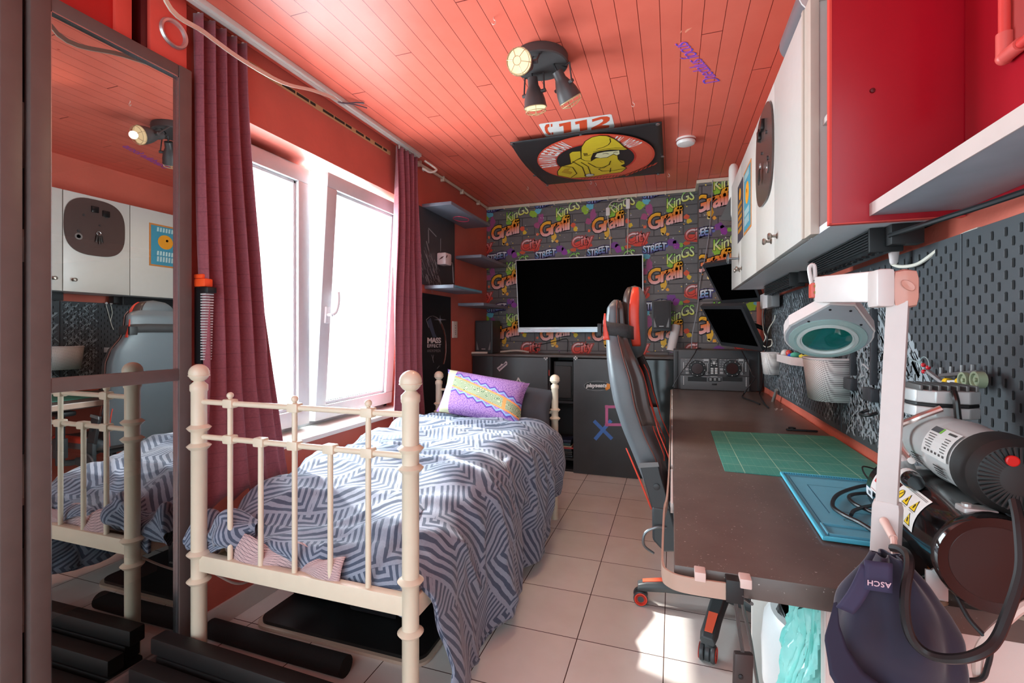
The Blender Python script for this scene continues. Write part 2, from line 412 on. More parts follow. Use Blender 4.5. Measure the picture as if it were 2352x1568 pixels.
# ---- window
PVC=mat('white_window_plastic',(212,218,220),.25,spec=.5); RUB=mat('window_gasket',(150,160,160),.5)
m,nt,b=new_mat('frosted_daylit_glass'); nt.nodes.remove(b)
em=nt.nodes.new('ShaderNodeEmission'); em.inputs[0].default_value=(.97,.985,1,1); em.inputs[1].default_value=PANE_GLOW
tr=nt.nodes.new('ShaderNodeBsdfTransparent'); gl=nt.nodes.new('ShaderNodeBsdfGlossy'); gl.inputs['Roughness'].default_value=.2
m1=nt.nodes.new('ShaderNodeMixShader'); m1.inputs[0].default_value=.55; nt.links.new(em.outputs[0],m1.inputs[1]); nt.links.new(tr.outputs[0],m1.inputs[2])
m2=nt.nodes.new('ShaderNodeMixShader'); m2.inputs[0].default_value=.04; nt.links.new(m1.outputs[0],m2.inputs[1]); nt.links.new(gl.outputs[0],m2.inputs[2])
nt.links.new(m2.outputs[0],nt.nodes['Material Output'].inputs[0]); GLASS=m
win=bpy.data.objects.new('window_1',None); win.location=(-1.86,2.1,.66); COL.objects.link(win); struct(win)
fx0,fx1=-1.93,-1.86
mb=MB(); fw=.045
mb.box(fx0,fx1,OY0,OY1,OZ0,OZ0+fw,bev=.004).box(fx0,fx1,OY0,OY1,OZ1-fw,OZ1,bev=.004).box(fx0,fx1,OY0,OY0+fw,OZ0,OZ1,bev=.004).box(fx0,fx1,OY1-fw,OY1,OZ0,OZ1,bev=.004)
mb.box(fx0,fx1-.012,2.01,2.04,OZ0,OZ1,bev=.004)
for yy in (OY0+.06,2.02): mb.box(fx1-.004,fx1+.004,yy,yy+.02,OZ1-.03,OZ1-.012)
mb.build('window_frame',PVC,win)
def sash(y0,y1,z0,z1,nm,tilt=0):
    p=bpy.data.objects.new(nm,None); p.location=(0,y0-2.1,z0-.66); p.parent=win; COL.objects.link(p)
    def tf(P):  # tip inward about the bottom edge
        out=[]
        for q in P:
            dz=q[2]-z0; x=q[0]+1.86; out.append((-1.86+x+tilt*dz/(z1-z0),q[1],z0+dz-(tilt**2)*dz*.5/(z1-z0)))
        return out
    mb=MB(); q=.078; a,bb=-1.865,-1.80
    mb.box(a,bb,y0,y1,z0,z0+q,bev=.006).box(a,bb,y0,y1,z1-q,z1,bev=.006).box(a,bb,y0,y0+q,z0+q-.001,z1-q+.001,bev=.006).box(a,bb,y1-q,y1,z0+q-.001,z1-q+.001,bev=.006)
    s2=.016
    for (A,B,Cc,D) in ((y0+q,y1-q,z0+q,z0+q+s2),(y0+q,y1-q,z1-q-s2,z1-q),(y0+q,y0+q+s2,z0+q,z1-q),(y1-q-s2,y1-q,z0+q,z1-q)):
        mb.box(a+.012,bb-.018,A,B,Cc,D,0,.003)
        mb.box(a+.02,bb-.03,A+.004 if B-A<.1 else A,B+(.004 if B-A<.1 else 0),Cc+(.004 if D-Cc<.1 else 0),D+(.004 if D-Cc<.1 else 0),1)
    mb.v=tf(mb.v); mb.build('sash_frame',[PVC,RUB],p)
    mb=MB(); mb.box(-1.846,-1.840,y0+q-.005,y1-q+.005,z0+q-.005,z1-q+.005); mb.v=tf(mb.v); mb.build('pane',GLASS,p)
    return p,tf
sash(1.45,2.005,.675,2.0,'fixed_sash')
p,tf=sash(2.045,2.77,.675,2.0,'tilted_sash',.085)
mb=MB(); hy=2.083; mb.box(-1.80,-1.786,hy-.014,hy+.014,1.20,1.29,bev=.004); mb.cyl((-1.79,hy,1.245),(-1.755,hy,1.245),.009)
mb.tube([(-1.757,hy,1.245),(-1.752,hy+.02,1.262),(-1.75,hy+.032,1.31),(-1.752,hy+.03,1.37)],.009)
mb.v=tf(mb.v); mb.build('handle',mat('white_handle',(232,234,236),.25),p)
mb=MB(); mb.box(-1.865,XL+.035,OY0-.03,OY1+.03,OZ0-.02,OZ0+.003,bev=.004); mb.build('window_sill',mat('white_sill',(232,228,220),.35),win)
# ============================================================ WARDROBE with tinted mirror doors
WX=-1.63
BRN=mat('brown_wardrobe_frame',(104,90,86),.42,var=.12,scale=12)
m,nt,b=new_mat('dark_mirror_glass'); nt.nodes.remove(b)
g1=nt.nodes.new('ShaderNodeBsdfGlossy'); g1.inputs['Color'].default_value=(.56,.55,.53,1); g1.inputs['Roughness'].default_value=.0
t1=nt.nodes.new('ShaderNodeBsdfTransparent'); t1.inputs[0].default_value=(.55,.5,.5,1)
mx=nt.nodes.new('ShaderNodeMixShader'); mx.inputs[0].default_value=.22; nt.links.new(g1.outputs[0],mx.inputs[1]); nt.links.new(t1.outputs[0],mx.inputs[2])
nt.links.new(mx.outputs[0],nt.nodes['Material Output'].inputs[0]); MIR=m
wt=thing('wardrobe','tall dark brown wardrobe with smoked mirror glass sliding doors, at the left edge','wardrobe',(-1.9,.5,0))
mb=MB(); IN=mat('dark_wardrobe_inside',(62,50,48),.6)
mb.box(-2.38,-1.67,-.6,1.215,0,.06).box(-2.38,-2.36,-.6,1.215,0,2.05).box(-2.38,-1.67,1.2,1.22,0,2.07).box(-2.38,-1.665,-.6,1.22,2.05,2.075)
mb.build('carcass',IN,wt)
for k,(zz,cc) in enumerate(((.30,0),(.66,0),(1.42,0),(1.78,0))):
    mb=MB(); mb.box(-2.36,-1.74,-.58,1.19,zz,zz+.022,bev=.002); mb.build('shelf',mat('pale_shelf_board',(206,170,156),.5),wt)
def sdoor(y0,y1,x,nm,lab):
    d=bpy.data.objects.new(nm,None); d.location=(x+1.9,y0-.5,0); d.parent=wt; COL.objects.link(d); d['label']=lab
    mb=MB(); sw=.045
    mb.box(x-.03,x,y0,y0+sw,.02,2.085,bev=.003).box(x-.03,x,y1-sw,y1,.02,2.085,bev=.003)
    mb.box(x-.026,x-.003,y0+sw,y1-sw,2.045,2.085,bev=.003).box(x-.026,x-.003,y0+sw,y1-sw,.02,.07,bev=.003)
    mb.build('door_frame',BRN,d)
    mb=MB(); mb.box(x-.026,x-.002,y0+sw,y1-sw,.981,1.022,bev=.003); mb.build('middle_rail',BRN,d)
    for z0,z1 in ((.07,.981),(1.022,2.045)):
        mb=MB(); mb.poly([(x-.016,y0+sw,z0),(x-.016,y1-sw,z0),(x-.016,y1-sw,z1),(x-.016,y0+sw,z1)]); mb.build('mirror_pane',MIR,d,smooth=0)
    mb=MB()
    for a in (y0+sw,y1-sw-.003): mb.box(x-.018,x-.004,a,a+.003,.07,2.045)
    mb.box(x-.018,x-.004,y0+sw,y1-sw,2.041,2.045); mb.build('glass_bead',mat('silver_bead',(170,172,176),.25,metal=.9),d)
sdoor(.785,1.235,WX,'front_sliding_door','nearer brown door with its mirror showing the bed')
sdoor(.02,.775,WX-.012,'rear_sliding_door','second door cut by the left edge of the picture')
# things on the wardrobe
REDP=mat('glossy_red_cardboard',(196,34,32),.4); ORP=mat('orange_red_paint',(226,84,70),.45)
t=thing('storage_box','red storage box on top of the wardrobe, cut off by the picture top','box',(-1.80,.97,2.086))
mb=MB(); mb.box(-1.98,-1.66,.70,1.045,2.087,2.33,bev=.012); mb.build('box_body',REDP,t)
mb=MB(); mb.box(-1.985,-1.648,1.0,1.05,2.087,2.335,bev=.008); mb.build('front_panel',ORP,t)
t=thing('loudspeaker','small red wooden loudspeaker with chrome driver standing on the wardrobe corner','speaker',(-1.76,1.16,2.086))
mb=MB(); mb.box(-1.90,-1.665,1.085,1.232,2.087,2.338,bev=.006); mb.build('cabinet',mat('dark_red_lacquer',(84,26,30),.25),t)
mb=MB(); mb.box(-1.667,-1.648,1.105,1.23,2.087,2.338,bev=.004); mb.build('baffle',mat('coral_baffle',(232,92,78),.45),t)
CHR=mat('chrome',(206,204,202),.25,metal=.75)
mb=MB(); c=(-1.648,1.18,2.19)
mb.lathe(c,(1,0,0),[(.046,-.004),(.05,.004),(.046,.012),(.039,.010),(.034,-.004),(.018,-.014),(.012,-.006),(.0,-.002)],28); mb.build('driver',CHR,t)
mb=MB(); mb.lathe((-1.648,1.165,2.315),(1,0,0),[(.015,-.002),(.015,.008),(.010,.010),(0,.006)],18); mb.build('tweeter',CHR,t)
# orange tipped toy dart gun hanging beside the wardrobe
t=thing('toy_dart_gun','toy dart gun with orange tip and black ribbed body behind the bedpost','toy gun',(-1.60,1.262,1.03))
mb=MB(); mb.box(-1.645,-1.59,1.252,1.285,1.315,1.345,bev=.006).box(-1.65,-1.605,1.255,1.282,1.345,1.362,bev=.006); mb.build('muzzle',mat('orange_plastic',(255,92,40),.4),t)
mb=MB(); mb.box(-1.648,-1.612,1.256,1.284,1.035,1.315,bev=.004); mb.build('barrel',mat('black_plastic',(28,28,30),.35),t)
mb=MB(); 
for i in range(27): mb.box(-1.614,-1.586-(i/27)*.012,1.254,1.286,1.305-i*.0098,1.310-i*.0098,bev=.001)
mb.build('ribbed_rail',mat('grey_white_plastic',(206,206,206),.35),t)
mb=MB(); mb.box(-1.62,-1.575,1.252,1.288,1.292,1.314,bev=.004); mb.build('sight',mat('black_plastic'),t)
# ============================================================ CURTAINS, RAIL, SLACK CABLE
m,nt,b=new_mat('burgundy_curtain_cloth'); ob=tex(nt); x,y,z=sep(nt,ob)
l1=((z*(1/.052)).frac()<.045); n=noi(nt,ob,120,3); n3=noi(nt,ob,5,2)
cc=mixc(nt,ramp(nt,n,.3,.7),rgb(150,80,90),rgb(134,68,80)); cc=mixc(nt,l1*.55,cc,rgb(96,42,54)); cc=mixc(nt,ramp(nt,n3,.4,.7)*.2,cc,rgb(162,86,94))
nt.links.new(cc,b.inputs['Base Color']); b.inputs['Roughness'].default_value=.75; b.inputs['Sheen Weight'].default_value=.25; bump(nt,b,n,.15,.001)
CURT=m
def curtain(label,y0t,y1t,y0b,y1b,xt,xb,zt,zb,nw,amp,flare,seed,name='curtain'):
    rr=random.Random(seed); ph=[rr.uniform(0,6) for _ in range(5)]
    t=thing(name,label,'curtain',((xt),(y0t+y1t)/2,zt),'burgundy curtains at the window')
    def f(u,v):
        e=v**1.5; y=(y0t+(y1t-y0t)*u)*(1-e)+(y0b+(y1b-y0b)*u)*e
        wv=math.sin(u*nw*2*PI+ph[0]+.7*math.sin(v*2+ph[1])+.5*math.sin(u*5+ph[2]))
        a=amp*(.55+.45*math.sin(PI*min(1,v*1.1+.15)))
        x=xt+(xb-xt)*e+a*wv+.006*math.sin(u*31+v*9+ph[3])
        y+=.006*math.cos(u*nw*2*PI+ph[0])+flare*max(0,v-.75)*math.sin(u*4+ph[4])
        return (x,y,zt+(zb-zt)*v+ (.02*math.sin(u*nw*2*PI+1) if v>.97 else 0))
    mb=MB(); mb.grid(f,nw*16+1,46); mb.build('cloth',CURT,t,smooth=60,solid=.003)
    for k in range(5):
        mb=MB(); u=.1+.2*k; p=f(u,0); mb.cyl((xt,p[1],zt-.01),(xt,p[1],ZC-.024),.006,seg=8); mb.build('glider',mat('white_glider',(220,214,206),.5),t)
    return t
curtain('wide burgundy curtain left of the window, its hem bunched on the bed',1.255,1.49,1.25,1.62,-1.645,-1.585,2.315,.52,5,.028,.10,2)
curtain('narrow burgundy curtain right of the window, half lit by the sun',2.545,2.78,2.50,2.86,-1.62,-1.60,2.31,.60,4,.030,.04,5)
tag((lambda mb:(mb.box(-1.628,-1.588,1.05,2.80,ZC-.022,ZC,bev=.003).box(-1.614,-1.602,1.05,2.80,ZC-.026,ZC-.02),mb)[1])(MB()).build('curtain_rail',mat('white_rail',(224,222,214),.35)),'slim white curtain rail fixed under the ceiling planks','curtain rail')
mb=MB(); mb.box(XL,XL+.006,1.3,2.56,2.262,2.285)
for i in range(14): 
    yy=1.34+i*.088; mb.box(XL+.001,XL+.007,yy,yy+rnd.uniform(.03,.08),2.268,2.281,1)
tag(mb.build('torn_tape_strip',[mat('old_tape',(206,168,120),.7),mat('black_residue',(50,44,34),.8)]),'torn strip of old brown tape along the wall above the window','tape')
mb=MB(); pts=[Vector((-1.36,.90,2.335)),ax(380,0,-1.40),ax(470,75,-1.45),ax(560,140,-1.5),ax(650,190,-1.55),ax(720,208,-1.585),ax(790,212,-1.60)]
pts=[p if p.z<2.335 else Vector((p.x,p.y,2.335)) for p in pts]
mb.ribbon(pts,(0,0.3,1),.016,.005); o=mb.build('light_strip',mat('cream_strip',(226,214,196),.5)); tag(o,'loose cream light strip sagging below the ceiling in front of the left curtain','light strip')
mb=MB(); a=Vector((-1.60,2.0,2.33)); mb.ribbon([a,a+Vector((0,.25,.004)),a+Vector((0,.56,.006))],(0,0,1),.014,.006,smooth=False); tag(mb.build('light_strip_end',mat('cream_strip')),'straight cream light strip stuck along the curtain rail','light strip')
mb=MB(); mb.tube([a+Vector((-.005,-.015,-.01)),a+Vector((.02,0,-.016)),a+Vector((.06,.05,.004)),a+Vector((.09,.07,.006))],.004).tube([a+Vector((.01,0,-.01)),a+Vector((.05,.06,-.002)),a+Vector((.07,.12,.006))],.003); tag(mb.build('cable_tie',mat('grey_tie',(96,84,92),.5)),'dark tie knotted round the sagging light strip','cable tie')
mb=MB(); q=Vector((-1.60,2.86,2.29)); mb.tube([q+Vector((0,0,.03)),q+Vector((.03,.05,.01)),q+Vector((.06,.06,-.02)),q+Vector((.03,.02,-.045)),q+Vector((0,-.02,-.03)),q+Vector((-.03,.04,-.02))],.007); tag(mb.build('cable_loop',CABLE),'cream cable loop hanging by the right curtain top','cable')
# ============================================================ BED
CRM=mat('cream_bed_enamel',(232,220,196),.28,spec=.5)
BL,BR,BF,BH=-1.486,-.687,1.15,2.85
bed=thing('bed','single bed with cream metal posts, ball finials and barred ends','bed',((BL+BR)/2,2.0,0))
def post(x,y,ztop,nm,rings,r=.0235):
    mb=MB(); zt=ztop-.045; pr=[(r,0)]
    for zr in sorted(rings): pr+= [(r,zr-.014),(r+.006,zr-.009),(r+.013,zr),(r+.006,zr+.006),(r,zr+.010)]
    pr+= [(r,zt-.035),(r+.003,zt-.03),(r+.003,zt-.012),(r*.62,zt),(r*.6,zt+.008)]
    mb.lathe((x,y,0),(0,0,1),pr,22); o=mb.build(nm,CRM,bed,smooth=50)
    mb=MB(); mb.sph((x,y,ztop-.018),.031,22,sz=.97); mb.lathe((x,y,ztop-.026),(0,0,1),[(.0312,-.002),(.032,0),(.0312,.002)],22); mb.build('ball_finial',CRM,o)
post(BR,BF,1.033,'headboard_post',(.829,.775,.463,.321)); post(BL,BF,1.033,'headboard_post',(.835,.775,.42,.331))
post(BR,BH,.878,'footboard_post',(.673,.62,.40),.0215); post(BL,BH,.878,'footboard_post',(.673,.62,.40),.0215)
def railset(y,zt,zm,zb,full,short):
    for z,nm in ((zt,'top_rail'),(zm,'middle_rail')):
        mb=MB(); mb.cyl((BL,y,z),(BR,y,z),.0088,seg=14); mb.build(nm,CRM,bed)
    mb=MB(); mb.box(BL,BR,y-.014,y+.014,zb-.03,zb+.024,bev=.004); mb.build('bottom_rail',CRM,bed)
    for x in full:
        mb=MB(); mb.cyl((x,y,zb),(x,y,zt),.0082,seg=14)
        for z in (zt,zm): mb.box(x-.020,x+.020,y-.0145,y+.0145,z-.0145,z+.0145,bev=.006)
        o=mb.build('spindle',CRM,bed); mb=MB(); mb.cyl((x,y,zt+.012),(x,y,zt+.02),.006,seg=12); mb.sph((x,y,zt+.026),.0105,14); mb.build('small_knob',CRM,o)
    for x in short:
        mb=MB(); mb.cyl((x,y,zb),(x,y,zm),.0082,seg=14); mb.box(x-.020,x+.020,y-.0145,y+.0145,zm-.0145,zm+.0145,bev=.006); mb.build('spindle',CRM,bed)
railset(BF,.921,.806,.396,(-1.349,-1.089,-.825),(-1.222,-.957))
railset(BH,.767,.655,.40,(-1.349,-1.089,-.828),(-1.222,-.957))
for x in (BL,BR):
    mb=MB(); mb.box(x-.014,x+.014,BF,BH,.352,.412,bev=.004); mb.build('side_rail',CRM,bed)
mb=MB()
for k in range(14): mb.box(BL+.01,BR-.01,BF+.06+k*.122,BF+.12+k*.122,.375,.39)
mb.build('slats',mat('pale_slats',(196,170,140),.6),bed)
mb=MB(); mb.box(BL+.03,BR-.05,BF+.055,BH-.03,.392,.462,bev=.03); tag(mb.build('mattress',mat('pinkish_mattress',(214,190,182),.8,bmp=.2,scale=90)),'pale mattress lying in the cream bed frame under the duvet','mattress')
# duvet ------------------------------------------------------
m,nt,b=new_mat('duvet_print'); uv=nt.nodes.new('ShaderNodeUVMap'); uv.uv_map='UVMap'; x,y,z=sep(nt,uv.outputs[0])
# uv in metres of cloth; nested V stripes inside a staggered field of diamonds
P=.165
a=(x+y*.5+4.0)*(1/P); bb=(y*.92-x*.45+4.0)*(1/P)
ca=a.floor(); cb2=bb.floor(); fa=a.frac(); fb_=bb.frac()
par=(ca+cb2).mod(2.0)
d1=fa.mn(fb_); d2=(fa*-1.0+1.0).mn(fb_)
nn=noi(nt,uv.outputs[0],22,2); wob=(E(nt,nn)-.5)*.05
st1=((d1+wob)*7.4).frac()<.52
st2=((d2+wob)*7.4).frac()<.52
stripe=st1*(par*-1.0+1.0)+st2*par
nz=noi(nt,uv.outputs[0],160,2)
colr=mixc(nt,stripe,rgb(66,80,102),rgb(146,156,174)); colr=mixc(nt,ramp(nt,nz,.3,.8)*.25,colr,rgb(96,104,120))
nt.links.new(colr,b.inputs['Base Color']); b.inputs['Roughness'].default_value=.8; b.inputs['Sheen Weight'].default_value=.2; bump(nt,b,nz,.12,.001); DUV=m
def sstep(a,b,x): 
    t=min(max((x-a)/(b-a),0),1); return t*t*(3-2*t)
WT=.80; R=.13; DROP=.56
def duvet(u,v):
    s=u*(WT+DROP); Y0=1.20; ed_=max(0,(.10-v)/.10); v=max(0,(v-.10)/.90); Y=Y0+v*(2.70-Y0)
    top=.485+.14*sstep(0,.40,v)+.010*math.sin(v*9+u*3)
    # near boundary skews along the hanging side, far hem lifts
    sd=max(0,(s-WT)/DROP)
    Y+= (.05*sstep(0,.55,sd)-.04*sd)*(1-v)**2 
    Y-= .03*sstep(.0,.7,sd)*v
    x=-1.53+s; zz=top
    if s>WT-R*.6:
        t=(s-(WT-R*.6)); L=R*PI/2
        if t<L: an=t/R; x=-1.53+WT-R*.6+R*math.sin(an); zz=top-R*(1-math.cos(an))
        else:
            dd=t-L; x=-1.53+WT-R*.6+R; zz=top-R-dd
        f=sstep(0,1,(top-zz)/.5)
        far=sstep(.45,1.0,v)
        x+= .020*min(1,sd*8)+.035*f*math.sin(v*17+.8+1.5*v)*(.6+.5*(1-v))+.012*math.sin(v*41)*f
        x+= .045*far*math.sin(PI*min(1,(top-zz)/.5)) + .035*f
        hemz=.045+.19*sstep(.62,1.0,v)+.012*math.sin(v*23)
        zz=hemz+(zz-(.06))*(top-hemz)/(top-.06) if zz<top else zz
        zz=max(zz,hemz)
    else:
        x+=0
        if s<.12: zz-= .05*(1-s/.12)**2+.02*math.sin(v*30)*(1-s/.12)
        zz+=.03*math.exp(-((v-.10)/.07)**2)*math.sin(s*9+1)
    # bunched near end
    e=1-sstep(0,.10,v)
    zz-= e*(.02+.02*math.sin(s*11))*(1-.8*sd)
    if ed_>0 and sd<.05: zz-= ed_*(.025+.085*sstep(.34,.62,s)+.05*(1-sstep(.0,.16,s))); Y-= .022*math.sin(PI*.5*min(1,ed_*2))+.01*math.sin(s*19)*ed_
    # wrinkles
    q=Vector((s*3.0,v*9,.3)); w1=noise.noise(q)*.020+noise.noise(q*2.7)*.010
    w2=(1-abs(noise.noise(Vector((s*2.2+v*2.5,v*13-s*3.0,1.7)))))**6*.022
    k=1-.5*sd
    if sd<.05: zz+=(w1+w2)*k
    else: x+=(w1+w2)*k*1.1; 
    if sd>.05: Y+=noise.noise(Vector((s*9,v*20,4)))*.012
    return (x,Y,max(zz,.03))
t=thing('duvet','blue grey duvet with white chevron stripes, hanging to the floor beside the bed','duvet',(-1.1,1.9,.6))
mb=MB(); mb.grid(duvet,110,150)
for k in mb.uv: mb.uv[k]=(mb.uv[k][0]*(WT+DROP),mb.uv[k][1]*1.5)
mb.build('cover',DUV,t,smooth=180,solid=.012)
mb=MB() # bunched corner by the far headboard post
def roll(u,v):
    v=v
    a=u*2*PI; x=-1.60+v*.30; r=(.055+.02*math.sin(v*9)+.012*math.sin(3*a+v*14))*(1-.55*abs(2*v-1)**3)
    return (x,1.20+.03*math.sin(v*7)+r*.8*math.cos(a),.50-.08*(1-v)**1.5+.02*math.sin(v*12)+r*math.sin(a))
mb.grid(roll,36,40,closeu=True)
for k in mb.uv: mb.uv[k]=(mb.uv[k][0]*.45+2,mb.uv[k][1]*.5)
mb.build('bunched_corner',DUV,t,smooth=180)
# folded pink sheet showing at the end
m,nt,b=new_mat('pink_striped_lining'); uv=nt.nodes.new('ShaderNodeUVMap'); uv.uv_map='UVMap'; x,y,z=sep(nt,uv.outputs[0])
l=((y*16.0+x*4.0).frac()<.1); l2=(((x*-9.0)+y*14.0).frac()<.08)
nt.links.new(mixc(nt,l.mx(l2),rgb(204,176,176),rgb(60,50,66)),b.inputs['Base Color']); b.inputs['Roughness'].default_value=.85; LIN=m
mb=MB()
def sheet(u,v):
    x=-1.345+u*.42; z=.487-.02*u-v*(.125-.075*u)+.012*math.sin(u*14+v*5)
    return (x,1.185-.028*math.sin(v*2.2)-.015*math.sin(u*9),z)
mb.grid(sheet,40,14); tag(mb.build('bed_sheet',LIN,smooth=180,solid=.004),'pink lined sheet corner poking out under the duvet at the barred end','bed sheet')
# pillows ----------------------------------------------------
def pillow_mesh(c,ux,uy,uz,w,h,th,seed,nu=40,nv=32):
    ux,uy,uz=Vector(ux).normalized(),Vector(uy).normalized(),Vector(uz).normalized(); c=Vector(c); mb=MB()
    def side(sg):
        def f(u,v):
            a,bb=2*u-1,2*v-1; pin=1-.10*(1-abs(a)**2)*abs(bb)**4-.0; pin2=1-.10*(1-abs(bb)**2)*abs(a)**4
            t=((1-abs(a)**2.6)*(1-abs(bb)**2.6))**.45
            q=noise.noise(Vector((a*2+seed,bb*2,sg)))*.012
            return c+ux*(a*w/2*pin2)+uy*(bb*h/2*pin)+uz*(sg*(t*th/2)+q*t)
        return f
    mb.grid(side(1),nu,nv).grid(side(-1),nu,nv); return mb
m,nt,b=new_mat('purple_patterned_pillowcase'); uv=nt.nodes.new('ShaderNodeUVMap'); uv.uv_map='UVMap'; x,y,z=sep(nt,uv.outputs[0])
pv=noi(nt,uv.outputs[0],70,2); base=mixc(nt,ramp(nt,pv,.42,.55),rgb(120,78,150),rgb(170,132,184))
q=y-(x*-.45+.72); 
zig=((x*9.0).pp(.5)-.25)*.13
for off in (.20,-.20): 
    ln=((q-off+zig).abs()<.022); base=mixc(nt,ln,base,rgb(92,60,150))
    ln=((q-off*.86+zig).abs()<.016); base=mixc(nt,ln,base,rgb(130,170,214))
band=(q.abs()<.105); edge=((q.abs()-.115).abs()<.018)
vo=nt.nodes.new('ShaderNodeTexVoronoi'); vo.inputs['Scale'].default_value=13; nt.links.new(uv.outputs[0],vo.inputs['Vector'])
rg=((E(nt,vo.outputs['Distance'])*9.0).pp(.5)<.22); bc=mixc(nt,rg,rgb(186,190,156),rgb(72,112,80))
base=mixc(nt,band,base,bc); base=mixc(nt,edge,base,rgb(236,150,84))
b2=((x-.80).abs()<.02)*band; base=mixc(nt,b2,base,rgb(236,150,84))
lf=((x-.10).abs()<.06); base=mixc(nt,lf,base,rgb(206,206,170))
nt.links.new(base,b.inputs['Base Color']); b.inputs['Roughness'].default_value=.8
mb=pillow_mesh((-1.09,2.66,.755),(1,-.02,-.13),(-.02,.55,.78),(0,-.8,.6),.56,.30,.15,1)
tag(mb.build('pillow',m,smooth=180),'purple pillow with zigzag lines and a cream and green band, propped at the far end','pillow')
mb=pillow_mesh((-.93,2.79,.70),(1,0,-.1),(0,.5,.8),(0,-.8,.6),.50,.27,.13,4)
tag(mb.build('pillow',mat('dark_grey_cotton',(66,70,78),.85),smooth=180),'dark grey pillow behind the purple one','pillow')
# ============================================================ UNDER THE BED
BK=mat('matt_black_plastic',(20,19,20),.5); 
t=thing('sports_mat','black slide board with a pale rim lying under the bed','board',(-1.2,1.75,.0))
mb=MB()
def rr(x0,x1,y0,y1,r,z,n=6):
    P=[]
    for cx,cy,a0 in ((x1-r,y1-r,0),(x0+r,y1-r,90),(x0+r,y0+r,180),(x1-r,y0+r,270)):
        for k in range(n+1):
            a=math.radians(a0+90*k/n); P.append((cx+r*math.cos(a),cy+r*math.sin(a),z))
    return P
mb.prism(rr(-1.56,-.80,1.42,2.55,.06,.001),(0,0,.012)); mb.build('rim',mat('cream_rim',(206,184,164),.5),t)
mb=MB(); mb.prism(rr(-1.545,-.815,1.435,2.535,.05,.013),(0,0,.012)); mb.build('top',BK,t)
DKB=mat('smoked_storage_plastic',(44,42,44),.2,alpha=1)
for (x0,x1,y0,lab) in ((-1.55,-1.30,1.62,'dark see-through crate under the bed nearer the wall'),(-1.24,-1.02,1.60,'dark crate under the bed nearer the room, lid strip catching light')):
    t=thing('storage_crate',lab,'crate',((x0+x1)/2,y0+.2,.026),'crates under the bed')
    mb=MB(); mb.box(x0,x1,y0,y0+.4,.026,.22,bev=.012); mb.build('crate_body',DKB,t)
    mb=MB(); mb.box(x0-.01,x1+.01,y0-.01,y0+.41,.221,.245,bev=.006); mb.build('lid',DKB,t)
    mb=MB(); mb.box(x0+.02,x1-.02,y0-.006,y0-.001,.06,.066); mb.build('front_lip',mat('grey_lip',(110,104,100),.4),t)
mb=MB(); mb.tube([az(485,1442,.034),az(640,1487,.034),az(795,1530,.034)],.034,18); tag(mb.build('foam_tube',mat('black_foam',(22,20,20),.9,bmp=.4,scale=150),smooth=60),'black foam tube lying on the tiles in front of the board','foam tube')
DW=mat('black_wood_stack',(24,21,21),.55,var=.3)
for yv,zv,lab in ((1.085,.0,'lowest black bar in the back row of the floor stack, against the bedpost'),(1.085,.055,'middle black bar in the back row of the floor stack'),(1.085,.11,'topmost black bar in the back row of the floor stack by the bedpost'),(1.02,.0,'lower black bar in the middle row of the floor stack'),(1.02,.055,'upper black bar in the middle row of the floor stack'),(.955,.0,'single black bar in the front row of the floor stack')):
    mb=MB(); mb.obox((-1.19+rnd.uniform(-.02,.02),yv,.0265+zv),(.80,-.02,0),(.001,.05,0),(0,0,.052),bev=.006); tag(mb.build('wooden_bar',DW),lab,'wooden bar','black bars stacked on the floor')
mb=MB(); mb.tube([(-1.46,1.165,.36),(-1.50,1.30,.24),(-1.58,1.45,.17),(-1.665,1.62,.15)],.004); tag(mb.build('power_cable',mat('white_power_cable',(214,200,190),.5)),'thin white cable running from the bedpost to the wall under the bed','cable')
# ============================================================ LEFT WALL BEYOND THE WINDOW
SHG=mat('grey_shelf_board',(124,130,142),.45)
def shelf(y0,y1,z,lab,extra=None,d=.23):
    t=thing('wall_shelf',lab,'shelf',(XL+d/2,(y0+y1)/2,z),'grey floating shelves in the corner'); mb=MB(); mb.box(XL,XL+d,y0,y1,z,z+.024,bev=.003); mb.build('board',SHG,t)
    if extra=='ring':
        mb=MB(); c=az(1059,503,z-.001); mb.tube([(c.x+.055*math.cos(a*PI/12),c.y+.085*math.sin(a*PI/12),z-.0015) for a in range(25)],.003,6,smooth=False); mb.build('neon_ring_sticker',mat('pink_ring',(250,70,110),.4),t)
    if extra=='edge':
        mb=MB(); mb.box(XL+d,XL+d+.002,y0+.02,y1-.02,z+.006,z+.018); mb.build('edge_strip',mat('cyan_edge',(110,180,200),.4),t)
shelf(2.965,3.70,2.036,'topmost grey shelf in the corner with a pink ring on its underside','ring')
shelf(3.51,4.15,1.752,'second grey shelf from the top, tight in the corner')
shelf(3.0,3.53,1.462,'third grey shelf from the top, just above the planet poster','edge')
shelf(3.56,4.15,1.368,'lowest grey shelf in the corner, above the left black speaker')
PEG=mat('pegboard_black',(70,73,77),.5); HOLE=mat('slot_dark',(10,10,11),.8); GRYP=mat('grey_print',(150,158,163),.55); RIM_HI=mat('slot_rim_highlight',(118,120,122),.5)
t=thing('pegboard','black pegboard on the left wall holding a small white pot','pegboard',(XL+.01,3.22,1.75))
mb=MB(); mb.box(XL+.004,XL+.012,2.90,3.475,1.49,2.034,bev=.002)
X=XL+.0128
for i in range(60):
    yy=rnd.uniform(2.9,3.2); zz=rnd.uniform(1.5,1.8); 
    if zz-1.5>1.15*(3.40-yy)*.7: continue
    L=rnd.uniform(.02,.09); wd=rnd.uniform(.003,.008); d=Vector((0,.60,-.8)); nn=Vector((0,.8,.6)); p=Vector((X,yy,zz))
    mb.poly([p,p+d*L,p+d*L+nn*wd,p+nn*wd],1)
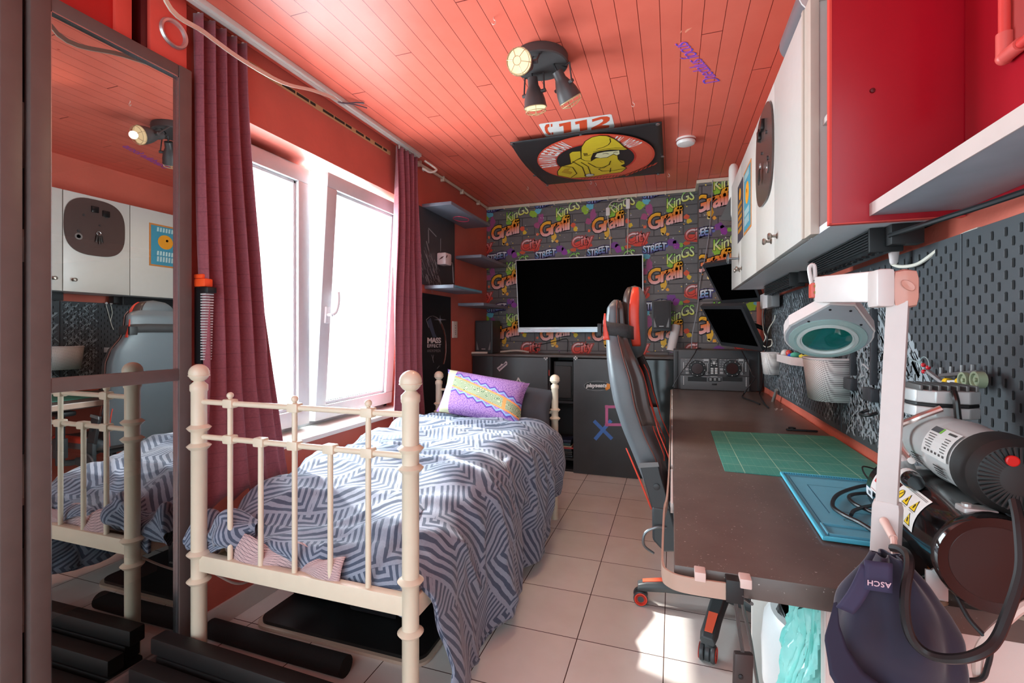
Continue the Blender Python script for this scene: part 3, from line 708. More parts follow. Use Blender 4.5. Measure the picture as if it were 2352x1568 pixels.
for yy,zz,L,dv in ((3.03,1.90,.13,(0,.95,-.3)),(3.03,1.89,.1,(0,.05,-1)),(3.22,1.86,.1,(0,0,-1)),(3.0,1.8,.12,(0,.5,-.85))):
    p=Vector((X,yy,zz)); d=Vector(dv); mb.poly([p,p+d*L,p+d*L+Vector((0,.012,.006)),p+Vector((0,.012,.006))],1)
mb.build('board',[PEG,GRYP],t)
mb=MB(); mb.tube([(XL+.014,3.36,1.69),(XL+.03,3.385,1.70),(XL+.022,3.415,1.685),(XL+.016,3.435,1.60),(XL+.016,3.445,1.545)],.004); mb.build('hook',mat('grey_hook',(170,170,172),.4),t)
t=thing('wall_pot','small white pot hooked on the left wall pegboard','pot',(XL+.06,3.24,1.66))
mb=MB(); WHP=mat('white_holder_plastic',(226,212,210),.35); mb.box(XL+.014,XL+.09,3.16,3.26,1.655,1.745,bev=.012); mb.build('body',WHP,t)
mb=MB(); mb.poly([(XL+.0905,3.162,1.70),(XL+.0905,3.18,1.71),(XL+.0905,3.19,1.728),(XL+.0905,3.172,1.722),(XL+.0905,3.163,1.712)]); mb.prism([(XL+.03,3.1595,1.690),(XL+.055,3.1595,1.712),(XL+.075,3.1595,1.716),(XL+.06,3.1595,1.70)],(0,.0005,0)); mb.build('brown_mark',mat('brown_mark',(92,64,62),.5),t)
# planet poster
t=thing('poster','black space poster of a glowing planet rim with white title letters','poster',(XL+.004,3.22,1.0))
mb=MB(); PRP=print_mat('poster_inks',.45); X=XL+.006
mb.box(XL,X,2.95,3.415,.545,1.43,0,col=rgb(24,26,30))
def pp(px,py,k=0): p=ax(px,py,X+.0004+k*.0003); return p
ctr=(1003,785); outer=[]
arc=[(988,727),(995,725),(1003,728),(1010,734),(1016,744),(1021,757),(1024,772),(1025,790),(1025,808),(1023,824),(1020,836)]
for i,(p,q) in enumerate(zip(arc,arc[1:])):
    wgt=1.8 if i<5 else 1.2
    def sh(pt,dx): return pp(pt[0]+dx,pt[1],1)
    mb.poly([sh(p,-wgt*2.4),sh(q,-wgt*2.4),sh(q,0),sh(p,0)],0,rgb(120,64,44) if 3<i else rgb(116,104,100))
    mb.poly([sh(p,-wgt),sh(q,-wgt),sh(q,.3),sh(p,.3)],0,rgb(240,236,240) if i<6 else rgb(206,196,200))
fl=(1011,734)
for a in range(0,360,30):
    L=15 if a in (0,180) else (11 if a in (90,270) else 5); r=math.radians(a); n=(-math.sin(r)*.7,math.cos(r)*.7)
    mb.poly([pp(fl[0]+n[0],fl[1]+n[1],2),pp(fl[0]-n[0],fl[1]-n[1],2),pp(fl[0]+math.cos(r)*L,fl[1]-math.sin(r)*L,2)],0,rgb(200,216,232))
mb.poly([pp(981,738,2),pp(989,729,2),pp(999,765,2),pp(1003,774,2),pp(994,774,2)],0,rgb(70,84,104))
for (a,bq) in (((979,734),(986,728)),((979,734),(985,752)),((992,815),(996,832)),((996,815),(994,826)),((1004,846),(1009,840))):
    stroke(mb,[pp(*a,2),pp(*bq,2)],.004,(1,0,0),0,rgb(170,176,184))
def ptxt(txt,x0,x1,y0,y1,sp=1.0,off=.02):
    A=pp(x0,y0,3); B=pp(x1,y0,3); Cc=pp(x0,y1,3); vs,_=text_mesh(txt,0,off,'LEFT',sp); xs=[v[0] for v in vs]; ys=[v[1] for v in vs]
    sx=1/(max(xs)-min(xs)); sy=1/(max(ys)-min(ys)); mnx,mxy=min(xs),max(ys)
    def f(x,y): return A+(B-A)*((x-mnx)*sx)+(Cc-A)*((mxy-y)*sy)
    return f
def ptext(mb,txt,x0,x1,y0,y1,col,sp=1.0,off=.02,mi=0):
    mb.text(txt,ptxt(txt,x0,x1,y0,y1,sp,off),1,mi,rgb(*col),0,off,'LEFT',sp)
ptext(mb,'MASS',981.5,1013,775,788.5,(240,240,240),.85,.045); ptext(mb,'EFFECT',981.5,1013,790,798,(232,232,232),1.1,.02); ptext(mb,'ANDROMEDA',981.5,1012,802,808.5,(150,152,156),1.3,0)
mb.build('print',PRP,t,smooth=0)
t=thing('wall_socket','narrow white double socket strip on the red left wall','socket',(XL+.006,3.485,1.17)); mb=MB(); mb.box(XL,XL+.014,3.445,3.525,1.105,1.24,bev=.004); mb.build('plate',mat('ivory_plate',(228,218,206),.35),t)
mb=MB(); 
for zz in (1.205,1.185,1.165,1.15,1.135): mb.cyl((XL+.0135,3.485,zz),(XL+.0155,3.485,zz),.005,seg=8)
mb.build('socket_holes',mat('grey_holes',(120,112,106),.6),t)
# ============================================================ BLACK CABINETS ALONG THE BACK WALL
CBK=mat('black_painted_board',(66,70,73),.42,var=.25,scale=4); CB2=mat('black_board_edge',(34,34,36),.45)
cab=thing('cabinet','long low black cabinet under the television, stickers on its doors','cabinet',(-.83,4.0,0)); FY=3.83
mb=MB(); mb.box(-1.675,.01,FY+.02,YB-.03,0,.02).box(-1.675,.01,4.14,YB-.03,.02,.94).box(-1.675,-1.655,FY+.02,4.16,.02,.94)
for xx in (-.985,-.768,-.235,-.012): mb.box(xx,xx+.018,FY+.02,4.16,.02,.94)
mb.box(-.967,-.768,FY+.03,4.16,.56,.578).box(-.967,-.768,FY+.03,4.16,.09,.108)
mb.build('carcass',CB2,cab)
mb=MB(); mb.box(-1.675,.012,FY-.005,YB-.03,.942,.962,bev=.003); mb.build('worktop',mat('worn_black_top',(92,84,80),.4,var=.3,scale=6),cab)
mb=MB(); mb.box(-1.672,-1.482,FY+.012,FY+.03,.01,.94,bev=.002); mb.build('side_door',CB2,cab)
mb=MB(); mb.box(-1.478,-.984,FY,FY+.018,.012,.938,bev=.002); d1=mb.build('door',CBK,cab)
mb=MB(); mb.box(-.766,-.237,FY-.012,FY+.006,.004,.935,bev=.002); d2=mb.build('door',CBK,cab)
mb=MB(); mb.box(-.232,.008,FY+.004,FY+.02,.01,.935,bev=.002); mb.build('gloss_door',mat('gloss_black_door',(40,44,44),.12),cab)
STK=print_mat('sticker_inks',.4)
def fp(px,py,k=0,Y=FY): return ay(px,py,Y-.0006-k*.0004)
mb=MB(); P1=[(1143,843),(1162,829),(1166,833),(1160,842),(1147,852)]
mb.poly([fp(*q) for q in [(1141,845),(1150,838),(1151,835),(1156,836),(1162,829),(1165,832),(1165,837),(1147,853)]],0,rgb(214,206,210)); stroke(mb,[fp(1146,847,1),fp(1162,834,1)],.012,(0,1,0),0,rgb(110,100,112)); mb.build('slanted_sticker',STK,d1,smooth=0)
mb=MB(); stroke(mb,[fp(1183,884,0),fp(1190.5,868,0),fp(1199,883,0)],.011,(0,1,0),0,rgb(214,214,212)); stroke(mb,[fp(1184,884.5,1),fp(1203,882,1)],.009,(0,1,0),0,rgb(150,152,152))
pts=[fp(1197+12*math.sin(a*PI/12),887-10*math.cos(a*PI/12)*1.0,1) for a in range(0,13)]
stroke(mb,pts,.011,(0,1,0),0,rgb(180,182,182)); stroke(mb,[fp(1188,890,1),fp(1200,890,1)],.010,(0,1,0),0,rgb(150,152,152)); stroke(mb,[fp(1188,890,1),fp(1188,902,1)],.010,(0,1,0),0,rgb(150,152,152)); stroke(mb,[fp(1190,891,2),fp(1197,902,2)],.009,(0,1,0),0,rgb(210,210,208)); mb.build('letter_sticker',STK,d1,smooth=0)
mb=MB(); mb.box(*[v for v in (fp(1228,0).x,fp(1236,0).x)],FY-.006,FY,fp(0,876).z,fp(0,865).z,bev=.001).box(fp(1226,0).x,fp(1237,0).x,FY-.03,FY,fp(0,878).z,fp(0,875).z); mb.build('hook',BK,d1)
for dd,px in ((d1,1253.5),(d2,1322)):
    mb=MB()
    for a,bq in ((0,-3),(0,3),(-3,0),(3,0)):
        p=ay(px+a,822+bq,(FY if dd is d1 else FY-.012)-.001); mb.cyl(p,p+Vector((0,-.002,0)),.0065,seg=8,mi=0)
    mb.build('corner_mark',mat('pale_mark',(206,206,204),.5),dd)
Y2=FY-.012
mb=MB(); cx,cy=1372,886; el=[fp(cx+31*math.cos(a*PI/20),cy+11.5*math.sin(a*PI/20),0,Y2) for a in range(40)]
mb.poly(el,0,rgb(120,124,126)); mb.poly([fp(cx+29.5*math.cos(a*PI/20),cy+10.2*math.sin(a*PI/20),1,Y2) for a in range(40)],0,rgb(38,42,44))
stroke(mb,[fp(1348,877,2,Y2),fp(1396,877,2,Y2)],.004,(0,1,0),0,rgb(90,96,98)); stroke(mb,[fp(1348,895,2,Y2),fp(1396,895,2,Y2)],.004,(0,1,0),0,rgb(120,124,126))
mb.poly([fp(1390,891,2,Y2),fp(1394,880,2,Y2),fp(1401,882,2,Y2),fp(1401,892,2,Y2),fp(1392,897,2,Y2)],0,rgb(240,150,40))
def stx(mb,txt,x0,x1,y0,y1,col,Y,k=3,sp=.95,off=.03,shear=.2):
    A=fp(x0,y0,k,Y); B=fp(x1,y0,k,Y); D=fp(x0,y1,k,Y); vs,_=text_mesh(txt,shear,off,'LEFT',sp); xs=[v[0] for v in vs]; ys=[v[1] for v in vs]
    mb.text(txt,lambda x,y:A+(B-A)*((x-min(xs))/(max(xs)-min(xs)))+(D-A)*((max(ys)-y)/(max(ys)-min(ys))),1,0,rgb(*col),shear,off,'LEFT',sp)
stx(mb,'playseats',1346,1394,880,892,(236,236,234),Y2); mb.build('oval_sticker',STK,d2,smooth=0)
mb=MB(); stroke(mb,[fp(1366,968,0,Y2),fp(1404,1006,0,Y2)],.028,(0,1,0),0,rgb(72,120,196)); stroke(mb,[fp(1402,967,1,Y2),fp(1368,1007,1,Y2)],.028,(0,1,0),0,rgb(76,126,204)); mb.build('blue_tape_cross',STK,d2,smooth=0)
mb=MB(); a0,a1=1393.5,1441; b0,b1=934,975
for p,q in (((a0,b0-2),(a0,b1+2)),((a0-2,b0),(a1+2,b0)),((a0-2,b1),(a1+2,b1)),((a1,b0-2),(a1,b1+2))): stroke(mb,[fp(*p,2,Y2),fp(*q,2,Y2)],.022,(0,1,0),0,rgb(206,110,160))
mb.build('pink_tape_square',STK,d2,smooth=0)
mb=MB(); stroke(mb,[fp(1261,850,0),fp(1261,862,0)],.007,(0,1,0),0,rgb(206,60,44)); mb.build('red_lettering',STK,cab,smooth=0)
# contents of the open bay
t=thing('loudspeaker','tall black speaker standing inside the open cabinet bay','speaker',(-.865,3.95,.579)); mb=MB(); mb.box(-.95,-.785,3.90,4.13,.579,.905,bev=.004); mb.build('cabinet',BK,t); mb=MB(); mb.box(-.938,-.797,3.885,3.90,.60,.87,bev=.012); mb.build('grille',mat('dark_grille',(46,44,44),.6),t)
zz=.109
for i,(h,wd,col,lab) in enumerate(((.012,.17,(40,44,50),'lowest thin dark case in the pile at the bay bottom'),(.016,.16,(36,36,38),'second dark case in the pile at the bay bottom'),(.012,.17,(70,66,60),'brownish grey case in the pile at the bay bottom'),(.02,.16,(30,34,40),'thick near-black case in the bay pile'),(.012,.165,(170,60,62),'thin red case under the pale one in the bay pile'),(.012,.15,(206,180,150),'pale beige booklet in the bay pile'),(.022,.15,(34,70,72),'dark teal case in the bay pile'),(.024,.14,(36,40,66),'dark blue case on top of the bay pile'))):
    mb=MB(); o=rnd.uniform(-.008,.008); mb.box(-.87-wd/2+o,-.87+wd/2+o,3.88+rnd.uniform(0,.02),4.06,zz,zz+h,bev=.002); zz+=h+.0015
    tag(mb.build('game_case',mat('case_%d'%i,col,.4)),lab,'case','cases piled in the open cabinet bay')
# TV, speakers, roll, cables
t=thing('television','large flat television with black screen and silver rim on the graffiti wall','television',(-.79,4.12,1.48))
a,bq,c,d=ay(1184,597,4.10),ay(1477,583.5,4.13),ay(1478.5,762,4.13),ay(1191,763,4.10)
SIL=mat('silver_frame',(186,186,188),.3,metal=.5)
def quadbox(mb,a,b,c,d,th,mi=0):
    n=(b-a).cross(d-a).normalized()*th; P=[a,b,c,d]; mb.prism(P,n,mi)
mb=MB(); quadbox(mb,a,bq,c,d,.045 if (bq-a).cross(d-a).y>0 else -.045); q=mb.build('frame',SIL,t); 
def inset(a,b,c,d,l,r,tp,bt):
    def pt(u,v): return a*(1-u)*(1-v)+b*u*(1-v)+c*u*v+d*(1-u)*v
    return pt(l,tp),pt(1-r,tp),pt(1-r,1-bt),pt(l,1-bt)
mb=MB(); s4=inset(a,bq,c,d,.007,.007,.012,.068); f=Vector((0,-.0015,0)); mb.poly([p+f for p in s4]); mb.build('screen',mat('black_screen',(1,1,1),.6,spec=.02),t,smooth=0)
mb=MB(); s5=inset(a,bq,c,d,.0,.0,.955,.0); quadbox(mb,*[p+f*3 for p in s5],.008 if (bq-a).cross(d-a).y<0 else -.008); mb.build('lower_bar',mat('brushed_silver',(150,152,156),.22,metal=.8),t)
mb=MB(); mb.box(-1.0,-.6,4.13,YB-.002,1.3,1.6); mb.build('wall_bracket',BK,t)
GRB=mat('dark_speaker_box',(50,51,53),.45); GRL=mat('speaker_cloth',(60,61,63),.8)
def spk(x0,x1,y0,y1,z0,z1,lab):
    t=thing('loudspeaker',lab,'speaker',((x0+x1)/2,(y0+y1)/2,z0),'black bookshelf speakers beside the television'); mb=MB(); mb.box(x0,x1,y0,y1,z0,z1,bev=.004); mb.build('cabinet',GRB,t)
    mb=MB(); mb.box(x0+.012,x1-.012,y0-.008,y0-.0005,z0+.02,z1-.012,bev=.004); g=mb.build('grille',GRL,t)
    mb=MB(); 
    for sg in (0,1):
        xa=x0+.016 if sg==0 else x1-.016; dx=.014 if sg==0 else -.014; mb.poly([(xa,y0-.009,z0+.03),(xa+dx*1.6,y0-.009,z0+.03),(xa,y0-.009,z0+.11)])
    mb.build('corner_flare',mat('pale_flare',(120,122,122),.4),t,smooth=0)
    mb=MB(); mb.box((x0+x1)/2-.018,(x0+x1)/2+.018,y0-.0096,y0-.008,z0+.035,z0+.041); mb.build('badge',mat('badge_grey',(200,200,198),.4),t)
spk(-1.67,-1.505,3.90,4.10,.964,1.255,'black bookshelf speaker on the cabinet in the left corner'); spk(-.158,-.008,4.02,4.196,1.161,1.41,'black bookshelf speaker hung on the wall right of the television')
mb=MB(); p0=ay(1541,806,4.08); p1=ay(1553,747,4.13); mb.cyl(p0,p1,.036,.036,24,cap=False); mb.cyl(p0+Vector((0,0,.003)),p1-Vector((0,0,.004)),.032,.032,24); tag(mb.build('paper_roll',mat('white_paper_roll',(222,216,214),.6)),'white paper roll leaning on the wallpaper beside the hung speaker','paper roll')
mb=MB(); mb.tube([ay(1066,905,3.80),ay(1068,860,3.80),ay(1069,830,3.80),ay(1075,813,3.82),ay(1090,810,3.86),ay(1120,810,3.88)],.010).tube([ay(1148,808,4.12),ay(1180,805,4.14),ay(1200,806,4.15),ay(1215,809,4.15)],.009); tag(mb.build('power_cable',CABLE),'thick cream cable running over the cabinet top past the left speaker','cable')
mb=MB(); mb.tube([ay(1235,792,4.19),ay(1270,785,4.19),ay(1300,778,4.19),ay(1304,790,4.19),ay(1303,808,4.17)],.003).tube([ay(1232,806,4.1),ay(1228,800,4.12),ay(1238,797,4.13)],.006); tag(mb.build('black_wire',BLKC),'thin black wire hanging below the television','wire')
def inline(px0,py0,py1,pxs,lab):
    t=thing('cord_switch',lab,'cord switch',tuple(ay(px0,py0,4.18)),'white cord switches above the television')
    a=ay(px0,py0,4.18); b_=ay(px0,py1,4.18); mb=MB(); mb.box(a.x-.018,a.x+.018,4.165,4.19,b_.z,a.z,bev=.009); mb.build('switch_body',mat('white_switch',(236,232,224),.35),t)
    mb=MB(); mb.tube([ay(x,y,4.19) for x,y in pxs],.0035); mb.build('cord',CABLE,t)
inline(1396.5,477,496,[(1396,496),(1397,512),(1401,535),(1402,560),(1401,583)],'white cord switch hanging lower, left of the pair')
inline(1442.5,457,480,[(1443,480),(1443,510),(1442,545),(1441,583)],'white cord switch hanging higher, right of the pair')
mb=MB(); mb.tube([ay(1396,477,4.17),ay(1401,468,4.15),ay(1410,462,4.15),ay(1425,462,4.16),ay(1440,456,4.17)],.0035).tube([ay(1400,470,4.16),ay(1412,474,4.15),ay(1422,483,4.15)],.0035).tube([ay(1420,463,4.16),ay(1418,458,4.14),ay(1426,456,4.14)],.004); tag(mb.build('knotted_cord',CABLE),'knotted white cord joining the two cord switches near the ceiling','cord')
mb=MB(); mb.tube([ay(1637,414,3.955),ay(1636,440,3.968),ay(1632,500,3.968),ay(1628,540,3.968),ay(1620,590,3.968),ay(1612,625,3.968),ay(1606,660,3.968),ay(1603,700,3.968),ay(1597,735,3.968),ay(1590,770,3.968),ay(1588,800,3.968)],.0035); tag(mb.build('grey_wire',mat('grey_wire',(150,150,154),.5)),'grey wire running down the wallpaper on the chimney breast','wire')
# ============================================================ CEILING THINGS
LM=mat('charcoal_lamp_metal',(84,80,80),.45,metal=.3)
lc=Vector((-.543,1.985,ZC))
t=thing('ceiling_lamp','round dark ceiling spotlight with three caged swivel heads, one facing the viewer lit','lamp',tuple(lc))
mb=MB(); mb.lathe(lc,(0,0,-1),[(.118,0),(.120,.004),(.120,.036),(.116,.041),(0,.041)],40); mb.build('base_disc',LM,t)
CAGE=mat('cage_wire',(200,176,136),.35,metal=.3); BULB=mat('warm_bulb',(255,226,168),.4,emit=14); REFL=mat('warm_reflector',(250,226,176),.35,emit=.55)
def head(pos,dr,lab,lit):
    pos=Vector(pos); d=Vector(dr).normalized()
    hd=bpy.data.objects.new('spot_head',None); hd.parent=t; hd.location=pos-lc; COL.objects.link(hd); hd['label']=lab
    # shade : narrow neck to flared rim; pos is the rim centre
    mb=MB(); mb.lathe(pos-d*.125,d,[(.0,0),(.022,.0),(.024,.035),(.029,.045),(.040,.07),(.047,.095),(.050,.118),(.052,.125),(.049,.125),(.044,.10),(.028,.05)],28); mb.build('shade',LM,hd)
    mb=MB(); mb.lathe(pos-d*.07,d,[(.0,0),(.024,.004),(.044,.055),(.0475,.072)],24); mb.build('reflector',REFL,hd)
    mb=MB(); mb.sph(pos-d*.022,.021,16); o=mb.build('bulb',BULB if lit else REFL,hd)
    a=d.orthogonal().normalized(); b_=d.cross(a); mb=MB()
    for k in range(6):
        w=a*math.cos(k*PI/3)+b_*math.sin(k*PI/3); mb.tube([pos+w*.050,pos+w*.046+d*.018,pos+w*.016+d*.03],.0014,5)
    for r,h in ((.050,.002),(.046,.018),(.016,.03)):
        mb.tube([pos+d*h+(a*math.cos(k*PI/12)+b_*math.sin(k*PI/12))*r for k in range(25)],.0014,5,smooth=False)
    mb.build('cage',CAGE,hd)
    # yoke down from the disc
    s_=d.cross(Vector((0,0,1))); s_=(s_.normalized() if s_.length>.1 else Vector((1,0,0))); piv=pos-d*.06; mb=MB()
    top=Vector((min(max(piv.x,lc.x-.09),lc.x+.09),min(max(piv.y,lc.y-.09),lc.y+.09),ZC-.04))
    for sg in (-1,1): mb.tube([top+s_*sg*.02,top+s_*sg*.047,piv+s_*sg*.052],.004,6,smooth=False); mb.cyl(piv+s_*sg*.058,piv+s_*sg*.036,.008,seg=10)
    mb.build('yoke',LM,hd)
    mb=MB(); mb.tube([pos-d*.125,pos-d*.15+Vector((0,0,.01)),top+Vector((.02,.0,.0))],.004,6); mb.build('flex',BLKC,hd)
    return pos,d
h1=head((-.570,1.77,2.215),(-.02,-.93,-.36),'head with glowing bulb facing the viewer',1)
h2=head((-.585,2.055,2.165),(.05,.22,-1),'head pointing down at the front',0)
h3=head((-.425,2.05,2.175),(.36,.45,-.8),'head pointing down to the right',0)
for (p,d),en in ((h1,16),(h2,9),(h3,9)):
    L=bpy.data.lights.new('spot_bulb','SPOT'); L.energy=en; L.color=(1,.80,.55); L.spot_size=1.9; L.spot_blend=.6; L.shadow_soft_size=.02
    o=bpy.data.objects.new('spot_bulb',L); COL.objects.link(o); o.location=p+d*.035; o.rotation_euler=d.to_track_quat('-Z','Y').to_euler()
# emergency number sticker
SGN=print_mat('sign_inks',.45)
def cz_(px,py,k=0,Z=ZC): return az(px,py,Z-.001-k*.0006)
mb=MB(); ZZ=lambda x,y,k=0: cz_(1160+x/6.189,250+y/6.189,k)
mb.poly([ZZ(*q) for q in [(478,226),(500,212),(1490,76),(1515,82),(1558,245),(1545,268),(600,396),(575,386)]],0,rgb(250,246,242))
RD=rgb(240,92,56)
mb.poly([ZZ(*q,1) for q in [(618,214),(580,224),(562,258),(566,300),(584,340),(612,366),(645,372),(648,342),(628,336),(612,312),(604,280),(612,262),(632,254),(628,216)]],0,RD)
mb.poly([ZZ(*q,1) for q in [(648,216),(672,212),(674,252),(652,258)]],0,RD); mb.poly([ZZ(*q,1) for q in [(660,336),(684,332),(688,362),(664,370)]],0,RD)
def one(x,y): mb.poly([ZZ(x+a,y+bq,1) for a,bq in [(0,34),(168,0),(176,148),(72,168),(62,60),(8,74)]],0,RD)
one(766,180); one(994,150)
mb.poly([ZZ(*q,1) for q in [(1236,148),(1360,112),(1450,106),(1490,124),(1484,166),(1440,200),(1370,232),(1484,234),(1476,266),(1226,300),(1226,272),(1340,214),(1388,180),(1396,156),(1372,146),(1240,186)]],0,RD)
tag(mb.build('emergency_sign',SGN,smooth=0),'white 112 emergency number sticker on the ceiling above the banner','sign')
# banner
t=thing('banner','black ceiling banner with a red ring and a yellow firefighter in mask and helmet','banner',(-.5,3.15,2.315)); BZ=2.312
bc=[az(1171,327,BZ),az(1520,279,BZ),az(1526,398,BZ),az(1256,424,BZ)]
def bpt(u,v):
    p=bc[0]*(1-u)*(1-v)+bc[1]*u*(1-v)+bc[2]*u*v+bc[3]*(1-u)*v
    sag=-.010*math.sin(PI*u)*math.sin(PI*v); cu=.05*max(0,1-u*3)*math.sin(PI*v)
    return Vector((p.x-cu*.6,p.y,p.z+sag))
mb=MB(); mb.grid(bpt,30,24); mb.uv=None; mb.build('cloth',mat('black_banner_vinyl',(48,46,47),.4,bmp=.1,scale=20),t,smooth=180,solid=.002)
BPz=BZ-.0125
def bz(x,y,k=0): return az(1160+x/6.189,250+y/6.189,BPz-k*.0005)
mb=MB()
oc=bz(1265,700); ol,orr,ot,ob_=bz(405,705),bz(2130,640),bz(1340,345),bz(1150,1020)
cx=(ol.x+orr.x)/2; rx=(orr.x-ol.x)/2; cy=(ot.y+ob_.y)/2; ry=(ob_.y-ot.y)/2
def ell(s,k,sx=1,n=64,a0=0,a1=360): return [Vector((cx+rx*s*sx*math.cos(math.radians(a0+(a1-a0)*i/n)),cy-ry*s*math.sin(math.radians(a0+(a1-a0)*i/n)),BPz-k*.0005)) for i in range(n)]
mb.poly(ell(1,0),0,rgb(232,84,60)); mb.poly(ell(.965,1),0,rgb(240,104,78)); mb.poly(ell(.70,2),0,rgb(214,62,46)); mb.poly(ell(.665,3),0,rgb(44,42,43))
YL,YD,OL=rgb(238,208,54),rgb(206,164,40),rgb(70,50,20)
def bp(pts,col,k): mb.poly([bz(*q,k) for q in pts],0,col)
def bs(pts,k=9,wd=.006,col=OL): stroke(mb,[bz(*q,k) for q in pts],wd,(0,0,1),0,col)
tank=[(910,640),(950,610),(1075,600),(1090,700),(1010,730),(935,785)]
jack=[(1085,690),(1225,740),(1290,700),(1450,690),(1540,640),(1600,660),(1610,720),(1700,740),(1705,780),(1650,805),(1730,840),(1650,900),(1450,925),(1240,965),(940,985),(750,945),(745,890),(800,820),(930,785),(1010,730)]
hel=[(1080,640),(1085,545),(1140,460),(1230,405),(1340,380),(1450,385),(1560,430),(1640,490),(1690,540),(1745,575),(1690,584),(1500,580),(1350,600),(1255,630),(1225,700),(1225,742),(1130,735),(1083,710)]
bp(tank,YL,4); bs(tank+tank[:1],5); bp(jack,YL,5); bs(jack+jack[:1],6); bp([(850,850),(930,840),(900,880),(960,900),(930,930),(800,900)],YD,6)
bp([(1270,680),(1300,632),(1400,612),(1530,600),(1622,590),(1628,640),(1585,662),(1540,642),(1450,692),(1360,700)],rgb(246,240,190),7)
bp(hel,YL,8); bs(hel+hel[:1]); bs([(1490,420),(1500,470),(1470,510),(1400,545),(1300,575)]); bs([(1255,612),(1400,575),(1560,555),(1700,558)]); bs([(1120,630),(1130,665),(1165,668),(1225,650)]); bs([(1140,632),(1150,660)]); bs([(1160,630),(1168,655)])
bs([(1390,640),(1430,630),(1470,640)]); bs([(1540,625),(1570,615),(1600,620)]); bs([(1270,680),(1300,632),(1400,612)]); bs([(1360,700),(1450,692),(1540,642),(1585,662)])
bs([(960,750),(1100,830),(1150,960)]); bs([(1080,760),(1180,820),(1220,930)]); bs([(830,820),(960,830),(1020,920),(940,975)]); bs([(1180,770),(1290,830),(1400,840),(1480,790),(1500,740)]); bs([(1490,790),(1330,855),(1380,885),(1550,875),(1720,845)]); bs([(1500,840),(1490,900)]); bs([(1620,730),(1660,760),(1700,750)])
bp([(1130,940),(1190,920),(1260,928),(1265,945),(1200,962),(1140,958)],rgb(226,226,210),9); bs([(1130,940),(1190,920),(1260,928),(1265,945),(1200,962),(1140,958),(1130,940)],10,.004)
for i in range(7): # leaves of the laurel
    x0=1700+i*62; y0=950-i*24
    bp([(x0,y0),(x0+55,y0-35),(x0+110,y0-50),(x0+60,y0-8),(x0+20,y0+8)],rgb(226,80,58),4); bs([(x0,y0),(x0+55,y0-35),(x0+110,y0-50),(x0+60,y0-8),(x0+20,y0+8),(x0,y0)],5,.004)
for i in range(14): bs([(1080+i*45,1000-i*3),(1095+i*45,985-i*4),(1120+i*45,988-i*4)],5,.004)
def arctext(txt,a0,a1,rm,hh,k):
    n=len(txt)
    for i,ch in enumerate(txt):
        if ch==' ': continue
        a=math.radians(a0+(a1-a0)*(i+.5)/n); cc=Vector((cx+rx*rm*math.cos(a),cy-ry*rm*math.sin(a),BPz-k*.0005))
        out=Vector((rx*math.cos(a),-ry*math.sin(a),0)).normalized(); tan=Vector((rx*math.sin(a),ry*math.cos(a),0)).normalized()
        vs,_=text_mesh(ch,0,.03,'CENTER',1); xs=[v[0] for v in vs]; ys=[v[1] for v in vs]
        wd=abs(math.radians(a1-a0))/n*(rx*.5+ry*.5)*rm*.78
        sx=wd/max(max(xs)-min(xs),.35); sy=hh/(max(ys)-min(ys)); mx_,my=(max(xs)+min(xs))/2,(max(ys)+min(ys))/2
        mb.text(ch,lambda x,y:cc+tan*((x-mx_)*sx)+out*((y-my)*sy),1,0,rgb(250,244,240),0,.03)
arctext('BRANDWEERMAN',186,112,.83,.115,4); arctext('IN NOOD',62,28,.83,.105,4)
mb.build('print',PRP,t,smooth=0)
mb=MB()
for (px,py) in ((1176,330),(1511,284),(1512,399),(1522,358),(1257,425),(1228,402),(1335,310)):
    p=az(px,py,BZ-.002); mb.lathe(p,(0,0,-1),[(.006,0),(.012,.002),(.012,.006),(.006,.007)],14)
mb.build('eyelets',mat('steel_eyelet',(190,192,194),.25,metal=.9),t)
t=thing('smoke_detector','round white smoke detector on the ceiling right of the banner','smoke detector',(.08,3.11,ZC)); mb=MB(); mb.lathe((.08,3.11,ZC),(0,0,-1),[(.058,0),(.058,.012),(.054,.014),(.056,.022),(.05,.034),(.03,.038),(0,.038)],32); mb.build('body',mat('white_detector',(238,232,228),.35),t)
mb=MB(); mb.lathe((.08,3.11,ZC-.0125),(0,0,-1),[(.0585,0),(.0585,.003)],32); mb.build('vent_ring',mat('red_vent',(150,60,50),.6),t)
HK=mat('white_hook_metal',(232,224,214),.3,metal=.4)
for px,py,lab in ((1134,45,'small white hook in the ceiling near the picture top'),(1454,238,'small white ring hook in the ceiling between lamp and smoke detector'),(1368,424,'small hook by the far banner edge, middle one'),(1212,433,'small ring hook in the ceiling left of the far banner corner'),(1357,420,'tiny hook beside the middle hook at the far banner edge'),(1536,403,'small ring hook just right of the far right banner corner')):
    p=az(px,py-5,ZC); mb=MB(); mb.tube([p,p+Vector((0,0,-.008)),p+Vector((.007,0,-.014)),p+Vector((.006,0,-.024)),p+Vector((-.002,0,-.027)),p+Vector((-.007,0,-.02))],.0014,6); tag(mb.build('ceiling_hook',HK),lab,'hook','small hooks screwed into the ceiling')
mb=MB(); A=az(1638,190,ZC-.0012); B_=az(1556,98,ZC-.0012); d=(B_-A).normalized(); upv=Vector((d.y,-d.x,0))
for k,(col,o) in enumerate(((rgb(255,110,190),0),(rgb(110,90,220),.004))):
    # hand lettering read from lower right to upper left
    vs,_=text_mesh('Daedalus focus',.45,-.012,'LEFT',.86); xs=[v[0] for v in vs]; L=(B_-A).length/(max(xs)-min(xs)); mnx=min(xs)
    mb.text('Daedalus focus',lambda x,y,o=o,k=k:A+d*((x-mnx)*L)-upv*(-y*L*1.5*.8)+Vector((o,o,-k*.0005)),1,0,col,.45,-.012,'LEFT',.86)
